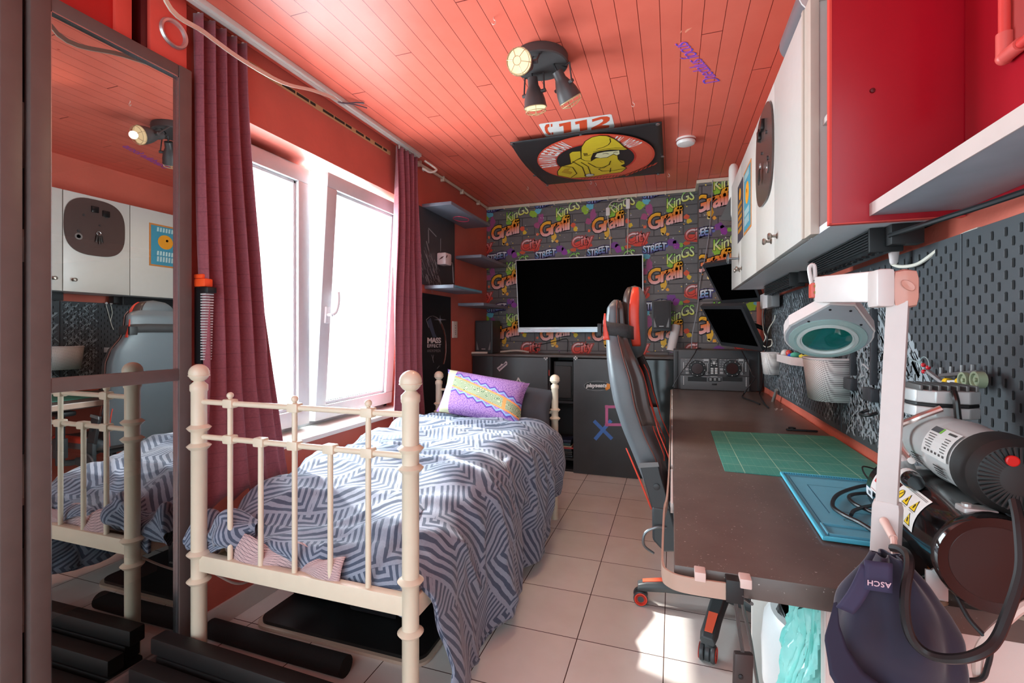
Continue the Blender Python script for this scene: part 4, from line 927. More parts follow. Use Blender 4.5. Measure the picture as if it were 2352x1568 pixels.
tag(mb.build('ceiling_lettering',PRP,smooth=0),'purple and pink handwriting sticker on the ceiling near the cabinet','lettering')
mb=MB(); 
for q in ([(1562,74),(1566,69),(1566,73),(1562,77)],[(1573,72),(1578,67),(1590,63),(1580,71),(1574,76)]): mb.poly([cz_(*p) for p in q],0,rgb(255,170,140))
tag(mb.build('paint_scuff',PRP,smooth=0),'two pale scuffs in the ceiling paint above the handwriting','scuff')
# ============================================================ WALL CABINETS ON THE RIGHT
CW=mat('white_cabinet_laminate',(210,204,198),.35); CU=mat('underside_with_bounce',(228,232,236),.4); DWH=mat('white_door_front',(208,203,196),.3)  # CU: underside paler than the carcass, desk bounce light put into its colour
XF=.35; ZB,ZT=1.412,2.052
t=thing('wall_cabinet','long white wall cabinet with knobs, red near end, above the pegboards','cabinet',(.48,2.3,ZB))
mb=MB(); mb.box(XF+.02,XR-.002,1.305,3.21,ZB,ZB+.018,1).box(XF+.02,XR-.002,1.305,3.21,ZT-.018,ZT).box(XR-.02,XR-.002,1.305,3.21,ZB,ZT)
for yy in (3.192,1.93,1.46): mb.box(XF+.02,XR-.002,yy,yy+.018,ZB+.018,ZT-.018)
mb.build('carcass',[CW,CU],t)
mb=MB(); mb.box(XF+.03,XR-.02,1.305,1.46,1.70,1.716); mb.build('inner_shelf',CW,t)
mb=MB(); mb.box(XF-.004,XF+.012,1.515,1.53,ZB,ZT).box(XF,XF+.02,1.452,1.513,ZB,ZT,bev=.001); mb.build('filler_panel',mat('beige_edge',(206,192,178),.4),t)
KN=mat('pewter_knob',(150,138,128),.3,metal=.8)
def cdoor(y0,y1,ky,lab=None):
    mb=MB(); mb.box(XF-.002,XF+.018,y0+.0015,y1-.0015,ZB,ZT,bev=.0015); o=mb.build('door',DWH,t)
    if lab: o['label']=lab
    p=(XF-.002,ky,1.487); mb=MB(); mb.lathe(p,(-1,0,0),[(.010,0),(.010,.002),(.005,.005),(.0045,.016),(.011,.021),(.0125,.026),(.010,.03),(0,.031)],16); mb.build('knob',KN,o); return o
cdoor(2.79,3.21,2.83); cdoor(2.302,2.788,2.75); dp=cdoor(1.912,2.30,1.965,'door carrying the black magnet plate'); cdoor(1.532,1.91,1.862)
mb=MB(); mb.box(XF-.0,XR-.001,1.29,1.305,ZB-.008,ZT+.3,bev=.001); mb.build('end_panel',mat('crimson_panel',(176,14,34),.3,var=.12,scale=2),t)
mb=MB(); mb.box(XF-.001,XF+.004,1.288,1.3055,ZB-.0085,ZT+.3).box(XF-.001,XR-.001,1.288,1.3055,ZB-.010,ZB-.0075); mb.build('red_edge_band',mat('light_red_edge',(226,80,70),.4),t)
for px,py in ((2004,208),(2256,180)):
    p=ay(px,py,1.289); mb=MB(); mb.lathe(p,(0,-1,0),[(.006,0),(.005,.003),(0,.004)],10); mb.build('screw_cap',mat('dark_red_cap',(96,8,14),.5),t)
t=thing('door_knob_hook','single disc-headed knob on a stem at the far cabinet end','knob',(.33,3.18,1.53)); mb=MB(); p=ax(1697,593,XF-.004); mb.lathe(p,(-1,0,0),[(.006,0),(.006,.05),(.026,.052),(.028,.056),(.02,.062),(0,.063)],20); mb.build('knob_body',mat('brushed_steel',(150,156,160),.25,metal=.8),t); t.location=p; 
for k in kids(t): 
    for v in k.data.vertices: v.co=v.co+Vector((.33,3.18,1.53))-p
# magnet plate, posters
t=thing('magnet_plate','rounded dark brown metal plate with magnets and keys on a white cabinet door','magnet board',(XF-.006,2.085,1.84))
c=Vector((XF-.0035,2.09,1.845)); W_,H_=.175,.187; P=[]
for i in range(48):
    a=2*PI*i/48; e=2/2.9; P.append((c.x,c.y+W_*math.copysign(abs(math.cos(a))**e,math.cos(a)),c.z+H_*math.copysign(abs(math.sin(a))**e,math.sin(a))))
mb=MB(); mb.prism(P,(-.006,0,0)); mb.build('plate',mat('brown_black_plate',(84,66,62),.25),t)
mb=MB(); 
for dy,dz,r in ((.06,.09,.012),(-.07,.07,.008),(-.10,-.04,.009),(.02,.02,.006)): mb.lathe((c.x-.006,c.y+dy,c.z+dz),(-1,0,0),[(r,0),(r,.004),(0,.004)],12)
mb.build('round_magnets',mat('dark_magnet',(60,56,56),.3),t)
mb=MB(); mb.lathe((c.x-.006,c.y-.10,c.z-.075),(-1,0,0),[(.02,0),(.022,.004),(.012,.004),(.011,.0)],18); mb.build('ring_magnet',mat('silver_ring',(186,180,176),.25,metal=.8),t)
mb=MB(); mb.box(c.x-.018,c.x-.006,c.y+.035,c.y+.075,c.z+.085,c.z+.125,bev=.002); mb.build('square_magnet',mat('black_gloss_magnet',(30,28,28),.2),t); mb=MB(); mb.box(c.x-.018,c.x-.006,c.y-.03,c.y+.01,c.z+.10,c.z+.14,bev=.002); mb.build('square_magnet',mat('black_gloss_magnet',(30,28,28),.2),t)
t=thing('key_bunch','small bunch of dark keys hanging on the brown magnet plate','keys',(XF-.02,2.09,1.80)); mb=MB(); q=Vector((XF-.018,2.10,1.81)); mb.tube([q+Vector((0,.012*math.cos(a),.012*math.sin(a))) for a in [k*PI/6 for k in range(13)]],.002,6,smooth=False); mb.build('ring',CHR,t)
mb=MB()
for dy,ln in ((-.012,.05),(.004,.06),(.016,.05)): mb.obox(q+Vector((-.004,dy,-.012-ln/2)),(.003,0,0),(0,.012,0),(0,dy*.5,-ln),bev=.001)
mb.build('keys',mat('dark_keys',(70,64,62),.35,metal=.7),t)
def wposter(y0,y1,z0,z1,base,lab,rows):
    t=thing('small_poster',lab,'poster',(XF-.003,(y0+y1)/2,z0),'small posters on the far cabinet doors'); mb=MB(); X=XF-.0032
    mb.box(X-.001,XF-.0022,y0,y1,z0,z1,0,col=rgb(*base[1])); q=.012 if base[0] else 0
    if q: mb.poly([(X-.0013,y0+q,z0+q),(X-.0013,y1-q,z0+q),(X-.0013,y1-q,z1-q),(X-.0013,y0+q,z1-q)],0,rgb(*base[2]))
    def yz(u,v,k=1): return (X-.0013-k*.0004,y1-u*(y1-y0),z1-v*(z1-z0))
    for kind,u,v,du,dv,col in rows:
        if kind=='o': mb.poly([yz(u+du*math.cos(a*PI/12),v+dv*math.sin(a*PI/12)) for a in range(24)],0,rgb(*col))
        elif kind=='r': mb.poly([yz(u-du,v-dv),yz(u+du,v-dv),yz(u+du,v+dv),yz(u-du,v+dv)],0,rgb(*col))
        else:
            n=int(du*2/.09)
            for i in range(n): 
                x0=u-du+i*.09+.005; mb.poly([yz(x0,v-dv,2),yz(x0+.055,v-dv,2),yz(x0+.075*.9,v+dv,2),yz(x0+.01,v+dv,2)],0,rgb(*col))
    mb.build('print',PRP,t,smooth=0)
OR=(240,160,40)
wposter(2.70,2.90,1.645,1.955,(0,(70,66,76)),'dark grey small poster with orange lettering on the farthest cabinet door',[('o',.5,.2,.18,.10,OR),('r',.25,.14,.06,.05,(40,40,46))]+[('w',.5,.38+.11*i,.36,.035,OR) for i in range(5)])
wposter(2.43,2.665,1.642,1.957,(1,(206,130,60),(70,150,176)),'turquoise small poster with an orange oval on the second cabinet door',[('w',.5,.12,.34,.05,(190,220,220)),('o',.5,.40,.24,.17,OR),('o',.45,.36,.04,.03,(60,50,40)),('w',.5,.68,.34,.05,(200,224,222)),('w',.5,.82,.34,.06,(190,214,214))])
# things on and round the cabinet
mb=MB(); mb.lathe((.362,3.235,1.86),(0,0,1),[(.0,0),(.026,.0),(.028,.02),(.028,.30),(.024,.325),(.014,.338),(0,.34)],22); tag(mb.build('white_tube',mat('white_tube',(226,222,214),.4)),'upright white tube fixed to the far end of the wall cabinet','tube')
t=thing('binder_roll','rolled grey plastic lid lying on top of the wall cabinet','roll',(.45,1.60,ZT)); mb=MB(); mb.cyl((.40,1.54,ZT+.06),(.40,1.80,ZT+.06),.058,seg=24,cap=False).cyl((.40,1.54,ZT+.06),(.40,1.80,ZT+.06),.05,seg=24); mb.build('roll',mat('grey_roll',(120,112,116),.35),t)
mb=MB(); mb.lathe((.40,1.538,ZT+.06),(0,-1,0),[(.06,0),(.06,.006),(.05,.006)],24); mb.build('rim',mat('white_rim',(220,216,212),.35),t)
mb=MB(); mb.prism([ay(1690,428,3.225),ay(1652,506,3.225),ay(1694,509,3.225)],(0,-.012,0)); tag(mb.build('dark_panel',mat('dark_grey_panel',(78,78,78),.4)),'slanting dark grey panel half hidden behind the far cabinet end','panel')
# shelf towards the viewer, red frame
t=thing('wall_shelf','grey shelf against the crimson cabinet end, nearest the viewer','shelf',(.52,.95,1.417)); mb=MB(); mb.box(.429,.602,.35,1.287,1.417,1.443,bev=.001); mb.build('board',mat('grey_wood_shelf',(166,174,184),.45,var=.25,scale=5),t)
mb=MB(); mb.box(.4275,.4295,.35,1.2875,1.416,1.444); mb.build('edge_band',mat('pale_edge',(216,202,196),.45),t)
mb=MB(); mb.box(.6025,XR,-.6,1.288,1.405,ZC); struct(mb.build('wall_right_crimson',mat('crimson_panel')))  # thin crimson sheet over the near upper right wall, darker than its paint
FR=mat('red_tube_frame',(226,74,68),.35); t=thing('wall_frame','red tubular picture frame corner high on the right wall, cut by the picture edge','frame',(.59,.9,1.66))
zc=1.665; yc=1.135
for nm,p0,p1 in (('upright_tube',(.59,yc,zc),(.59,yc,2.2)),('lower_tube',(.59,yc,zc),(.59,.5,zc))):
    mb=MB(); mb.cyl(p0,p1,.009,seg=14); mb.build(nm,FR,t)
mb=MB(); mb.sph((.59,yc,zc),.0135,14); mb.cyl((.59,yc,zc),(.59,yc,zc+.045),.0125,seg=14); mb.cyl((.59,yc,zc),(.59,yc-.045,zc),.0125,seg=14); mb.build('corner_piece',mat('salmon_corner',(224,96,88),.4),t)
mb=MB(); mb.box(.597,.601,.5,yc,zc,2.2); mb.build('backing',mat('red_backing',(170,60,56),.5),t)
# light bars and power strips below the cabinet
FIN=mat('black_finned_metal',(44,46,48),.35,metal=.4)
def finbar(y0,y1,lab,xw0,xw1):
    t=thing('light_bar',lab,'light bar',((xw0+xw1)/2,(y0+y1)/2,ZB-.05),'black finned bars under the wall cabinet'); mb=MB(); mb.box(xw0+.004,xw1,y0,y1,ZB-.055,ZB-.001)
    for i in range(7): mb.box(xw0-.002,xw0+.006,y0,y1,ZB-.052+i*.0072,ZB-.049+i*.0072)
    mb.build('housing',FIN,t); mb=MB()
    n=int((y1-y0)/.045)
    for i in range(n): mb.lathe(((xw0+xw1)/2,y0+.03+i*.045,ZB-.0545),(0,0,-1),[(.010,0),(.009,.004),(.004,.002),(0,.002)],10)
    mb.build('lenses',mat('dark_lens',(20,20,22),.1),t); mb=MB(); mb.box(xw0-.002,xw1+.004,y0-.012,y0,ZB-.062,ZB-.001,bev=.003); mb.box(xw0+.03,xw1+.03,y0-.05,y0-.012,ZB-.05,ZB-.001,bev=.002); mb.build('end_box',BK,t)
finbar(1.42,1.98,'black finned light bar under the near half of the wall cabinet',.47,.535); finbar(2.35,2.95,'black finned light bar under the far half of the wall cabinet',.485,.54)
mb=MB(); mb.tube([(.50,1.38,1.385),(.52,1.28,1.386),(.56,1.12,1.39),(.585,.90,1.39)],.006); tag(mb.build('bar_cable',BLKC),'black cable leaving the near light bar along the wall','cable')
t=thing('angled_plug','white angled plug with its cable hanging from the near light bar','plug',(.54,1.50,1.34)); q=ax(2053,585,.55); mb=MB(); mb.lathe(q+Vector((0,0,.03)),(0,0,-1),[(.02,0),(.02,.008),(.012,.02),(.009,.05),(.006,.055)],14); mb.build('plug_body',WHP,t)
mb=MB(); mb.tube([q+Vector((0,0,-.02)),ax(2050,606,.555),ax(2070,612,.56),ax(2110,605,.575),ax(2160,570,.59),ax(2210,540,.595),ax(2250,525,.598)],.0045); mb.build('cable',CABLE,t)
# ============================================================ PEGBOARDS ON THE RIGHT WALL
PXX=.585; PZ0,PZ1=.786,1.361
def pegboard(y0,y1,lab,camo,seed):
    t=thing('pegboard',lab,'pegboard',(PXX,(y0+y1)/2,PZ0),'black slotted pegboards over the desk'); r=random.Random(seed)
    mb=MB(); mb.box(PXX,PXX+.006,y0+.001,y1-.001,PZ0,PZ1,bev=.001)
    for (fn,n,sc) in camo:
        for i in range(n):
            yy=r.uniform(y0+.01,y1-.01); zz=r.uniform(PZ0+.01,PZ1-.01)
            if not fn(yy,zz): continue
            sg=1 if r.random()<.78 else -1; d=Vector((0,.707,.707*sg)); nn=Vector((0,-.707*sg,.707)); L=r.uniform(.012,.075)*sc; wd=r.choice((.003,.004,.007,.011))*sc**.5
            P=[Vector((PXX-.0006-(i%5)*.00012,yy,zz))+d*a+nn*bq for a,bq in ((0,0),(L,0),(L-(wd if i%3==0 else 0),wd),(0,wd))]
            if any(p.y<y0+.003 or p.y>y1-.003 or p.z<PZ0+.003 or p.z>PZ1-.003 for p in P): continue
            mb.poly(P,1 if i%4 else 4)
    pit=.04; k=0; yy=y0+.02
    cols=int((y1-y0-.02)/.02)
    for c in range(cols):
        yv=y0+.02+c*.02
        for q in range(14):
            zv=PZ0+.03+q*.04+(.02 if c%2 else 0)
            if zv>PZ1-.02: continue
            def cap(rx,rz,x,mi):
                P=[]
                for a in range(10):
                    th_=2*PI*a/10+PI/10; P.append((x,yv+rx*math.cos(th_),zv+rx*math.sin(th_)+(rz if math.sin(th_)>0 else -rz)))
                mb.poly(P,mi)
            cap(.0034,.0055,PXX-.0013,2); P0=len(mb.v)
            # painted highlight: pale strip along one side of every slot
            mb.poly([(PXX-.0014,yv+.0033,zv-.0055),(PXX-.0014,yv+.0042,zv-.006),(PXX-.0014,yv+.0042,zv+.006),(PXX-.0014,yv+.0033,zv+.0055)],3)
    mb.build('board',[PEG,GRYP,HOLE,RIM_HI,mat('grey_print_dark',(104,111,117),.55)],t,smooth=0)
    return t
diag=lambda y,z: z-PZ0<.9*(y-1.08)+.02 and z-PZ0>.9*(y-2.0)-.1
pegboard(.70,1.262,'nearest black pegboard, mostly plain with a grey printed corner',[(lambda y,z: z-PZ0<.9*(y-1.06),420,1.9)],1)
pegboard(1.264,2.02,'second black pegboard covered in diagonal grey shards, behind the magnifier lamp',[(lambda y,z: z-PZ0<.85*(y-1.10)+.0 and not(z-PZ0>.45 and y>1.9),1700,1.6)],2)
pegboard(2.022,2.782,'third black pegboard, grey shards thinning to plain slots',[(lambda y,z: y<2.22 and z-PZ0>.28*(2.2-y) or (y>2.55),1900,.55)],3)
pegboard(2.784,3.56,'farthest black pegboard with dense fine grey shards',[(lambda y,z: True,2600,.5)],4)
# ============================================================ DESK
DZ=.74
m,nt,b=new_mat('dark_worn_desktop'); n=noi(nt,tex(nt),9,5); n2=noi(nt,tex(nt),170,2)
base=mixc(nt,ramp(nt,n,.3,.75),rgb(92,79,74),rgb(108,95,88)); base=mixc(nt,ramp(nt,n2,.705,.73),base,rgb(190,182,176))
nt.links.new(base,b.inputs['Base Color']); b.inputs['Roughness'].default_value=.34; bump(nt,b,n2,.08,.001); DSK=m
desk=thing('desk','long black desk along the right wall with a cable channel on its edge','desk',(.3,2.2,0))
mb=MB(); mb.box(.003,.598,.882,3.63,.70,DZ,bev=.004); mb.build('desktop',DSK,desk)
CHN=mat('beige_cable_channel',(190,160,142),.35); CHW=mat('white_channel_lip',(224,216,208),.35)
mb=MB(); mb.ribbon([(-.009,3.60,.722),(-.009,1.75,.722),(-.012,1.3,.72),(-.018,1.18,.718),(-.018,.97,.716),(-.016,.905,.716),(-.008,.880,.716),(.02,.866,.716),(.09,.866,.716)],(0,0,1),.028,.004); mb.build('cable_channel',CHN,desk)
mb=MB()
for (y0,y1) in ((3.3,3.6),(2.7,3.25),(2.2,2.65),(1.55,2.1),(1.2,1.5)): mb.box(-.004,.0025,y0,y1,.715,.739,bev=.001)
mb.build('channel_lip',CHW,desk)
for x in (.045,.115):
    mb=MB(); mb.box(x-.009,x+.009,.858,.883,.728,.744,bev=.002); mb.build('clip',mat('pink_white_clip',(222,196,186),.35),desk)
mb=MB(); mb.box(.085,.112,.860,.8825,.700,.738,bev=.002); mb.build('black_clip',BK,desk)
PAN=mat('white_desk_panel',(222,218,212),.35)
for y0,nm in ((1.42,'leg_panel'),(2.75,'leg_panel')):
    mb=MB(); mb.box(.205,.59,y0,y0+.018,0.0,.699); mb.build(nm,PAN,desk)
mb=MB(); mb.box(.236,.598,.892,.91,.0,.699); mb.build('end_panel',mat('pinkish_end_panel',(226,206,198),.35),desk)
mb=MB(); mb.box(.2345,.2365,.891,.911,0.0,.699); mb.build('panel_edge',PAN,desk)
# remote box hanging from the desk edge
t=thing('inline_dimmer','small dark inline control box dangling on wires from the desk edge','controller',(.11,.872,.58)); q=ay(1706,1540,.872)
mb=MB(); mb.obox(q,(.030,.006,0),(-.002,.012,0),(.002,0,.062),bev=.004); mb.build('box_body',mat('dark_brown_plastic',(64,56,54),.4),t)
mb=MB(); mb.lathe(q+Vector((-.004,-.0065,-.006)),(0,-1,0),[(.004,0),(.004,.002),(0,.003)],12); mb.build('button',BK,t)
mb=MB()
for dx in (-.002,0,.002): mb.tube([Vector((.112,.86,.715)),ay(1690,1370,.865)+Vector((dx,0,0)),ay(1697,1440,.87)+Vector((dx,0,0)),q+Vector((dx,0,.03))],.0011,5)
mb.build('wires',mat('grey_wires',(84,78,76),.5),t)
mb=MB(); mb.tube([(.125,.87,.70),ay(1705,1380,.95),ay(1722,1460,.97),ay(1735,1540,.98),ay(1745,1600,1.0)],.003); tag(mb.build('grey_lead',mat('grey_wires')),'thin grey lead hanging under the desk beside the control box','lead')
# cutting mat
m,nt,b=new_mat('green_cutting_mat'); x,y,z=sep(nt,tex(nt)); k=((x*50.0).frac()-.5).abs().mx(((y*50.0).frac()-.5).abs())>.468; k2=((x*10.0).frac()-.5).abs().mx(((y*10.0).frac()-.5).abs())>.49
n=noi(nt,tex(nt),12,4); base=mixc(nt,ramp(nt,n,.3,.8),rgb(58,146,130),rgb(84,158,142)); base=mixc(nt,k*.35,base,rgb(130,190,165)); base=mixc(nt,k2*.75,base,rgb(190,222,190))
nt.links.new(base,b.inputs['Base Color']); b.inputs['Roughness'].default_value=.5
mb=MB(); a,bq,c,d=az(1632,990,.7405),az(1665,1082,.7405),az(1990,1106,.7405),Vector((.597,2.155,.7405)); c=Vector((.597,1.50,.7405))
mb.prism([a,bq,c,d],(0,0,.0028)); tag(mb.build('cutting_mat',m),'green gridded cutting mat lying on the dark desk','cutting mat')
# blue soldering mat
SB=mat('cyan_silicone',(104,178,200),.5); SBD=mat('cyan_recess',(34,108,136),.55); SBL=mat('cyan_lip',(90,200,228),.45)
a,bq=az(1795,1088,.7445),az(1893,1238,.7445); d=Vector((.585,1.42,.7445)); ux=(Vector((.598,1.40,0))-Vector((a.x,a.y,0))); vy=Vector((bq.x-a.x,bq.y-a.y,0)); ux=Vector((-vy.y,vy.x,0)).normalized()*.30*-1
if ux.x<0: ux=-ux
ux=ux.normalized()*.285; U=ux.normalized(); V=vy.normalized(); LV=vy.length
t=thing('silicone_mat','blue silicone repair mat with trays, lying over the cutting mat corner','repair mat',tuple(a))
def sm(u,v,z=0): return Vector((a.x,a.y,.7435+z))+ux*u+vy*v
mb=MB(); P=[]
mb.prism([sm(0,0),sm(0,.96),sm(.02,1),sm(.98,1),sm(1,.97),sm(1,0)],(0,0,.003)); mb.build('base_sheet',SB,t)
mb=MB()
for p,q in ((sm(0,0,.0035),sm(0,1,.0035)),(sm(0,1,.0035),sm(1,1,.0035)),(sm(1,1,.0035),sm(1,0,.0035)),(sm(1,0,.0035),sm(0,0,.0035))): mb.obox((p+q)/2,(q-p)+(q-p).normalized()*.006,(q-p).cross(Vector((0,0,1))).normalized()*.007,(0,0,.008),bev=.002)
mb.build('raised_rim',SBL,t)
mb=MB(); 
for i in range(46): mb.obox(sm(.02+i*.021,.022,.0075),U*.0032,V*.008,(0,0,.0008))
for (p,q) in (((.05,.05),(.97,.05)),((.05,.05),(.05,.82)),((.16,.20),(.72,.20)),((.16,.20),(.16,.66)),((.26,.62),(.9,.62)),((.55,.35),(.75,.58))): A,B_=sm(*p,.0032),sm(*q,.0032); stroke(mb,[A,B_],.0022,(0,0,1))
for i in range(6):
    for j in range(5): mb.obox(sm(.60+i*.05,.66+j*.034,.0033),U*.006,V*.006,(0,0,.0008))
mb.build('grooves',SBD,t)
mb=MB(); 
for u0,u1 in ((.04,.42),(.48,.74),(.78,.97)): 
    for pq in (((u0,.84),(u1,.84)),((u0,.965),(u1,.965)),((u0,.84),(u0,.965)),((u1,.84),(u1,.965))): A,B_=sm(*pq[0],.0055),sm(*pq[1],.0055); mb.obox((A+B_)/2,(B_-A)+(B_-A).normalized()*.004,(B_-A).cross(Vector((0,0,1))).normalized()*.004,(0,0,.006),bev=.001)
mb.build('part_trays',SB,t)
mb=MB(); stroke(mb,[sm(.30,.74,.0034)+U*(.022*math.cos(k*PI/10))+V*(.012*math.sin(k*PI/10)) for k in range(21)],.002,(0,0,1)); stroke(mb,[sm(.26,.74,.0034),sm(.31,.72,.0034),sm(.35,.76,.0034)],.002,(0,0,1)); mb.build('moulded_badge',mat('cyan_grey',(110,160,170),.5),t)
# cables coiled on the mat
mb=MB(); mb.tube([az(2010,1112,.758),az(1970,1118,.757),az(1925,1135,.756),az(1912,1160,.755),az(1935,1180,.755),az(1975,1200,.754),az(2010,1222,.753)],.0045); tag(mb.build('black_cable',BLKC),'black cable coiled on the blue mat, outer loop','cable')
mb=MB(); mb.tube([az(2015,1132,.758),az(1972,1133,.757),az(1950,1140,.756),az(1962,1156,.755),az(1990,1170,.754),az(2015,1180,.754)],.0042).tube([az(2010,1160,.756),az(1985,1164,.756),az(1962,1172,.755),az(1955,1182,.754)],.004); tag(mb.build('black_cable',BLKC),'black cable coiled on the blue mat, inner loop by the lamp pole','cable')
mb=MB(); mb.tube([az(2012,1078,.75),az(1992,1072,.756),az(1981,1072,.758),az(1984,1085,.752),az(1995,1100,.748),az(2012,1118,.748)],.0022); tag(mb.build('thin_lead',BLKC),'thin black lead looping over the cutting mat near the lamp pole','lead')
mb=MB(); p=az(1838,986,.745); mb.box(p.x-.055,p.x+.06,p.y-.02,p.y-.008,.7405,.748,bev=.003).cyl((p.x-.03,p.y+.0,.7405),(p.x-.03,p.y+.0,.752),.014,seg=14); tag(mb.build('black_gadget',BK),'small flat black gadget behind the cutting mat','gadget')
mb=MB(); 
for k in range(9): 
    p=az(1788+rnd.uniform(-10,10),939+rnd.uniform(-2,3),.7405); mb.obox(p,(.008,.003,0),(.001,.003,0),(0,0,.001))
tag(mb.build('paper_scraps',mat('white_scrap',(210,206,200),.7)),'few white paper scraps on the desk by the wall','scraps')
# ============================================================ DJ PLAYER
t=thing('case','black flight case box standing at the far end of the desk','case',(.32,3.75,DZ)); mb=MB(); c=[ay(1547,803,3.66),ay(1748,803,3.66)]; CX0,CX1=c[0].x,.592; CZ1=ay(1600,803,3.66).z
mb.box(CX0,CX1,3.645,3.965,DZ+.001,CZ1,bev=.006); mb.build('case_body',mat('black_case_vinyl',(58,58,60),.45),t)
for xx in (CX0+.01,CX1-.03):
    mb=MB(); mb.box(xx,xx+.02,3.638,3.6445,DZ+.004,CZ1-.01,bev=.002); mb.build('edge_trim',mat('dark_trim',(34,34,35),.4),t)
dj=thing('cd_controller','grey twin disc jockey player with two round jog wheels, facing out','dj player',(.31,3.61,DZ))
MXY=3.61; LB=lambda px,py,k=0: ay(px,py,MXY-.001-k*.0012)
x0,x1=ay(1563,850,MXY).x,ay(1721,850,MXY).x; z0,z1=DZ+.003,ay(1600,823,MXY).z
mb=MB(); zmid=ay(1600,862,MXY).z
mb.box(x0,x1,MXY,3.644,zmid+.002,z1,bev=.003); mb.box(x0,x1,MXY-.004,3.644,z0,zmid,bev=.003); mb.build('front_plate',mat('grey_player_face',(84,84,86),.4),dj)
JG=mat('jog_rubber',(30,30,31),.45); DKR=mat('dark_red_display',(52,24,22),.15)
for cxp in (1601.5,1681.5):
    cz=846; p=LB(cxp,cz); mb=MB(); mb.lathe(p+Vector((0,.001,0)),(0,-1,0),[(.058,0),(.058,.008),(.055,.014),(.040,.015),(.038,.010),(0,.010)],36)
    j=mb.build('jog_wheel',JG,dj); mb=MB(); mb.lathe(p+Vector((0,-.0085,0)),(0,-1,0),[(.037,0),(.037,.003),(0,.003)],28); mb.build('wheel_display',DKR,j)
    mb=MB(); 
    for k in range(9): a_=k*2*PI/9+.5; mb.lathe(p+Vector((.049*math.cos(a_),-.0135,.049*math.sin(a_))),(0,-1,0),[(.0028,0),(.0026,.002),(0,.002)],8)
    mb.build('finger_dots',mat('white_dot',(220,220,218),.4),j)
BTN=mat('pale_buttons',(196,196,194),.35); FAD=mat('silver_fader_plate',(170,170,170),.3)
for cxp in (1623,1703):
    mb=MB(); a_=LB(cxp-3,835); b_=LB(cxp+3,860); mb.box(a_.x,b_.x,MXY-.0025,MXY,b_.z,a_.z); a_=LB(cxp-7,824); b_=LB(cxp+5,834); mb.box(a_.x,b_.x,MXY-.0025,MXY,b_.z,a_.z); fd=mb.build('pitch_fader',FAD,dj)
    mb=MB(); a_=LB(cxp-.8,834); b_=LB(cxp+.8,858); mb.box(a_.x,b_.x,MXY-.0032,MXY-.0024,b_.z,a_.z); a_=LB(cxp-6,829.5); b_=LB(cxp+4,832.5); mb.box(a_.x,b_.x,MXY-.0034,MXY-.0024,b_.z,a_.z); mb.build('slot',BK,fd); mb=MB(); a_=LB(cxp-3,853); b_=LB(cxp+3,857); mb.box(a_.x,b_.x,MXY-.009,MXY-.0025,b_.z,a_.z,bev=.001); mb.build('fader_cap',mat('grey_cap',(120,120,120),.4),fd)
mb=MB(); a_=LB(1630,824); b_=LB(1650,860); mb.box(a_.x,b_.x,MXY-.0025,MXY,b_.z,a_.z); pn=mb.build('keypad',JG,dj)
mb=MB()
for cx_ in (1635.5,1645):
    for cy_ in (846.5,851.5,856.5): 
        p=LB(cx_,cy_); mb.box(p.x-.009,p.x+.009,MXY-.006,MXY-.0025,p.z-.006,p.z+.006,bev=.002)
p=LB(1640,833.5); mb.lathe((p.x,MXY-.0025,p.z),(0,-1,0),[(.010,0),(.009,.006),(0,.006)],14)
for cx_,cy_ in ((1634,834),(1646,834),(1634,838.5),(1646,838.5)): p=LB(cx_,cy_); mb.lathe((p.x,MXY-.0025,p.z),(0,-1,0),[(.004,0),(.004,.004),(0,.004)],8)
a_=LB(1635,828); b_=LB(1645,829.5); mb.box(a_.x,b_.x,MXY-.0034,MXY-.002,b_.z,a_.z); mb.build('buttons',BTN,pn)
mb=MB()
for ox in (0,79):
    for cx_,cy_ in ((1576,826),(1587,826.5),(1594,826.5),(1614,826),(1576,831),(1582,831),(1575,836),(1581,836),(1575,841),(1581,841),(1585,832)): p=LB(cx_+ox,cy_); mb.box(p.x-.005,p.x+.005,MXY-.004,MXY,p.z-.0025,p.z+.0025,bev=.001)
    for cy_ in (848,856): p=LB(1578.5+ox,cy_); mb.box(p.x-.011,p.x+.011,MXY-.003,MXY,p.z-.008,p.z+.008,bev=.001); 
mb.build('small_keys',mat('grey_keys',(150,150,150),.4),dj)
mb=MB()
for xa,xb in ((1580,1623),(1659,1705)):
    a_=LB(xa,865); b_=LB(xb,876); mb.box(a_.x,b_.x,MXY-.0055,MXY-.0035,b_.z,a_.z); P=[LB(xa+3+(xb-xa-10)*k/10,867-4.5*math.sin(PI*k/10),5) for k in range(11)]; mb.poly(P)
a_=LB(1627,867); b_=LB(1657,876); mb.box(a_.x,b_.x,MXY-.006,MXY-.0035,b_.z,a_.z); a_=LB(1635,880); b_=LB(1646,884); mb.box(a_.x,b_.x,MXY-.007,MXY-.0035,b_.z,a_.z,bev=.001)
mb.build('disc_trays',BK,dj)
mb=MB()
for px,y0_,y1_ in ((1570,832,852),(1713,832,854),(1570,864,884),(1714,866,888)):
    for k in range(7): 
        yy=y0_+(y1_-y0_)*k/7; a_=LB(px-1.0,yy,4); b_=LB(px+1.0,yy+(y1_-y0_)/7*.6,4); mb.box(a_.x,b_.x,MXY-.0052,MXY-.004,b_.z,a_.z)
for px,py,w_ in ((1640,824.6,7),(1640,865,8)): a_=LB(px-w_,py-.6,4); b_=LB(px+w_,py+.6,4); mb.box(a_.x,b_.x,MXY-.0052,MXY-.003,b_.z,a_.z)
for px in (1632,1642,1652): 
    for py in (869.5,872.5): a_=LB(px-2.5,py-.7,4); b_=LB(px+2.5,py+.7,4); mb.box(a_.x,b_.x,MXY-.0068,MXY-.005,b_.z,a_.z)
mb.build('legends',mat('white_legend',(214,214,212),.5),dj)
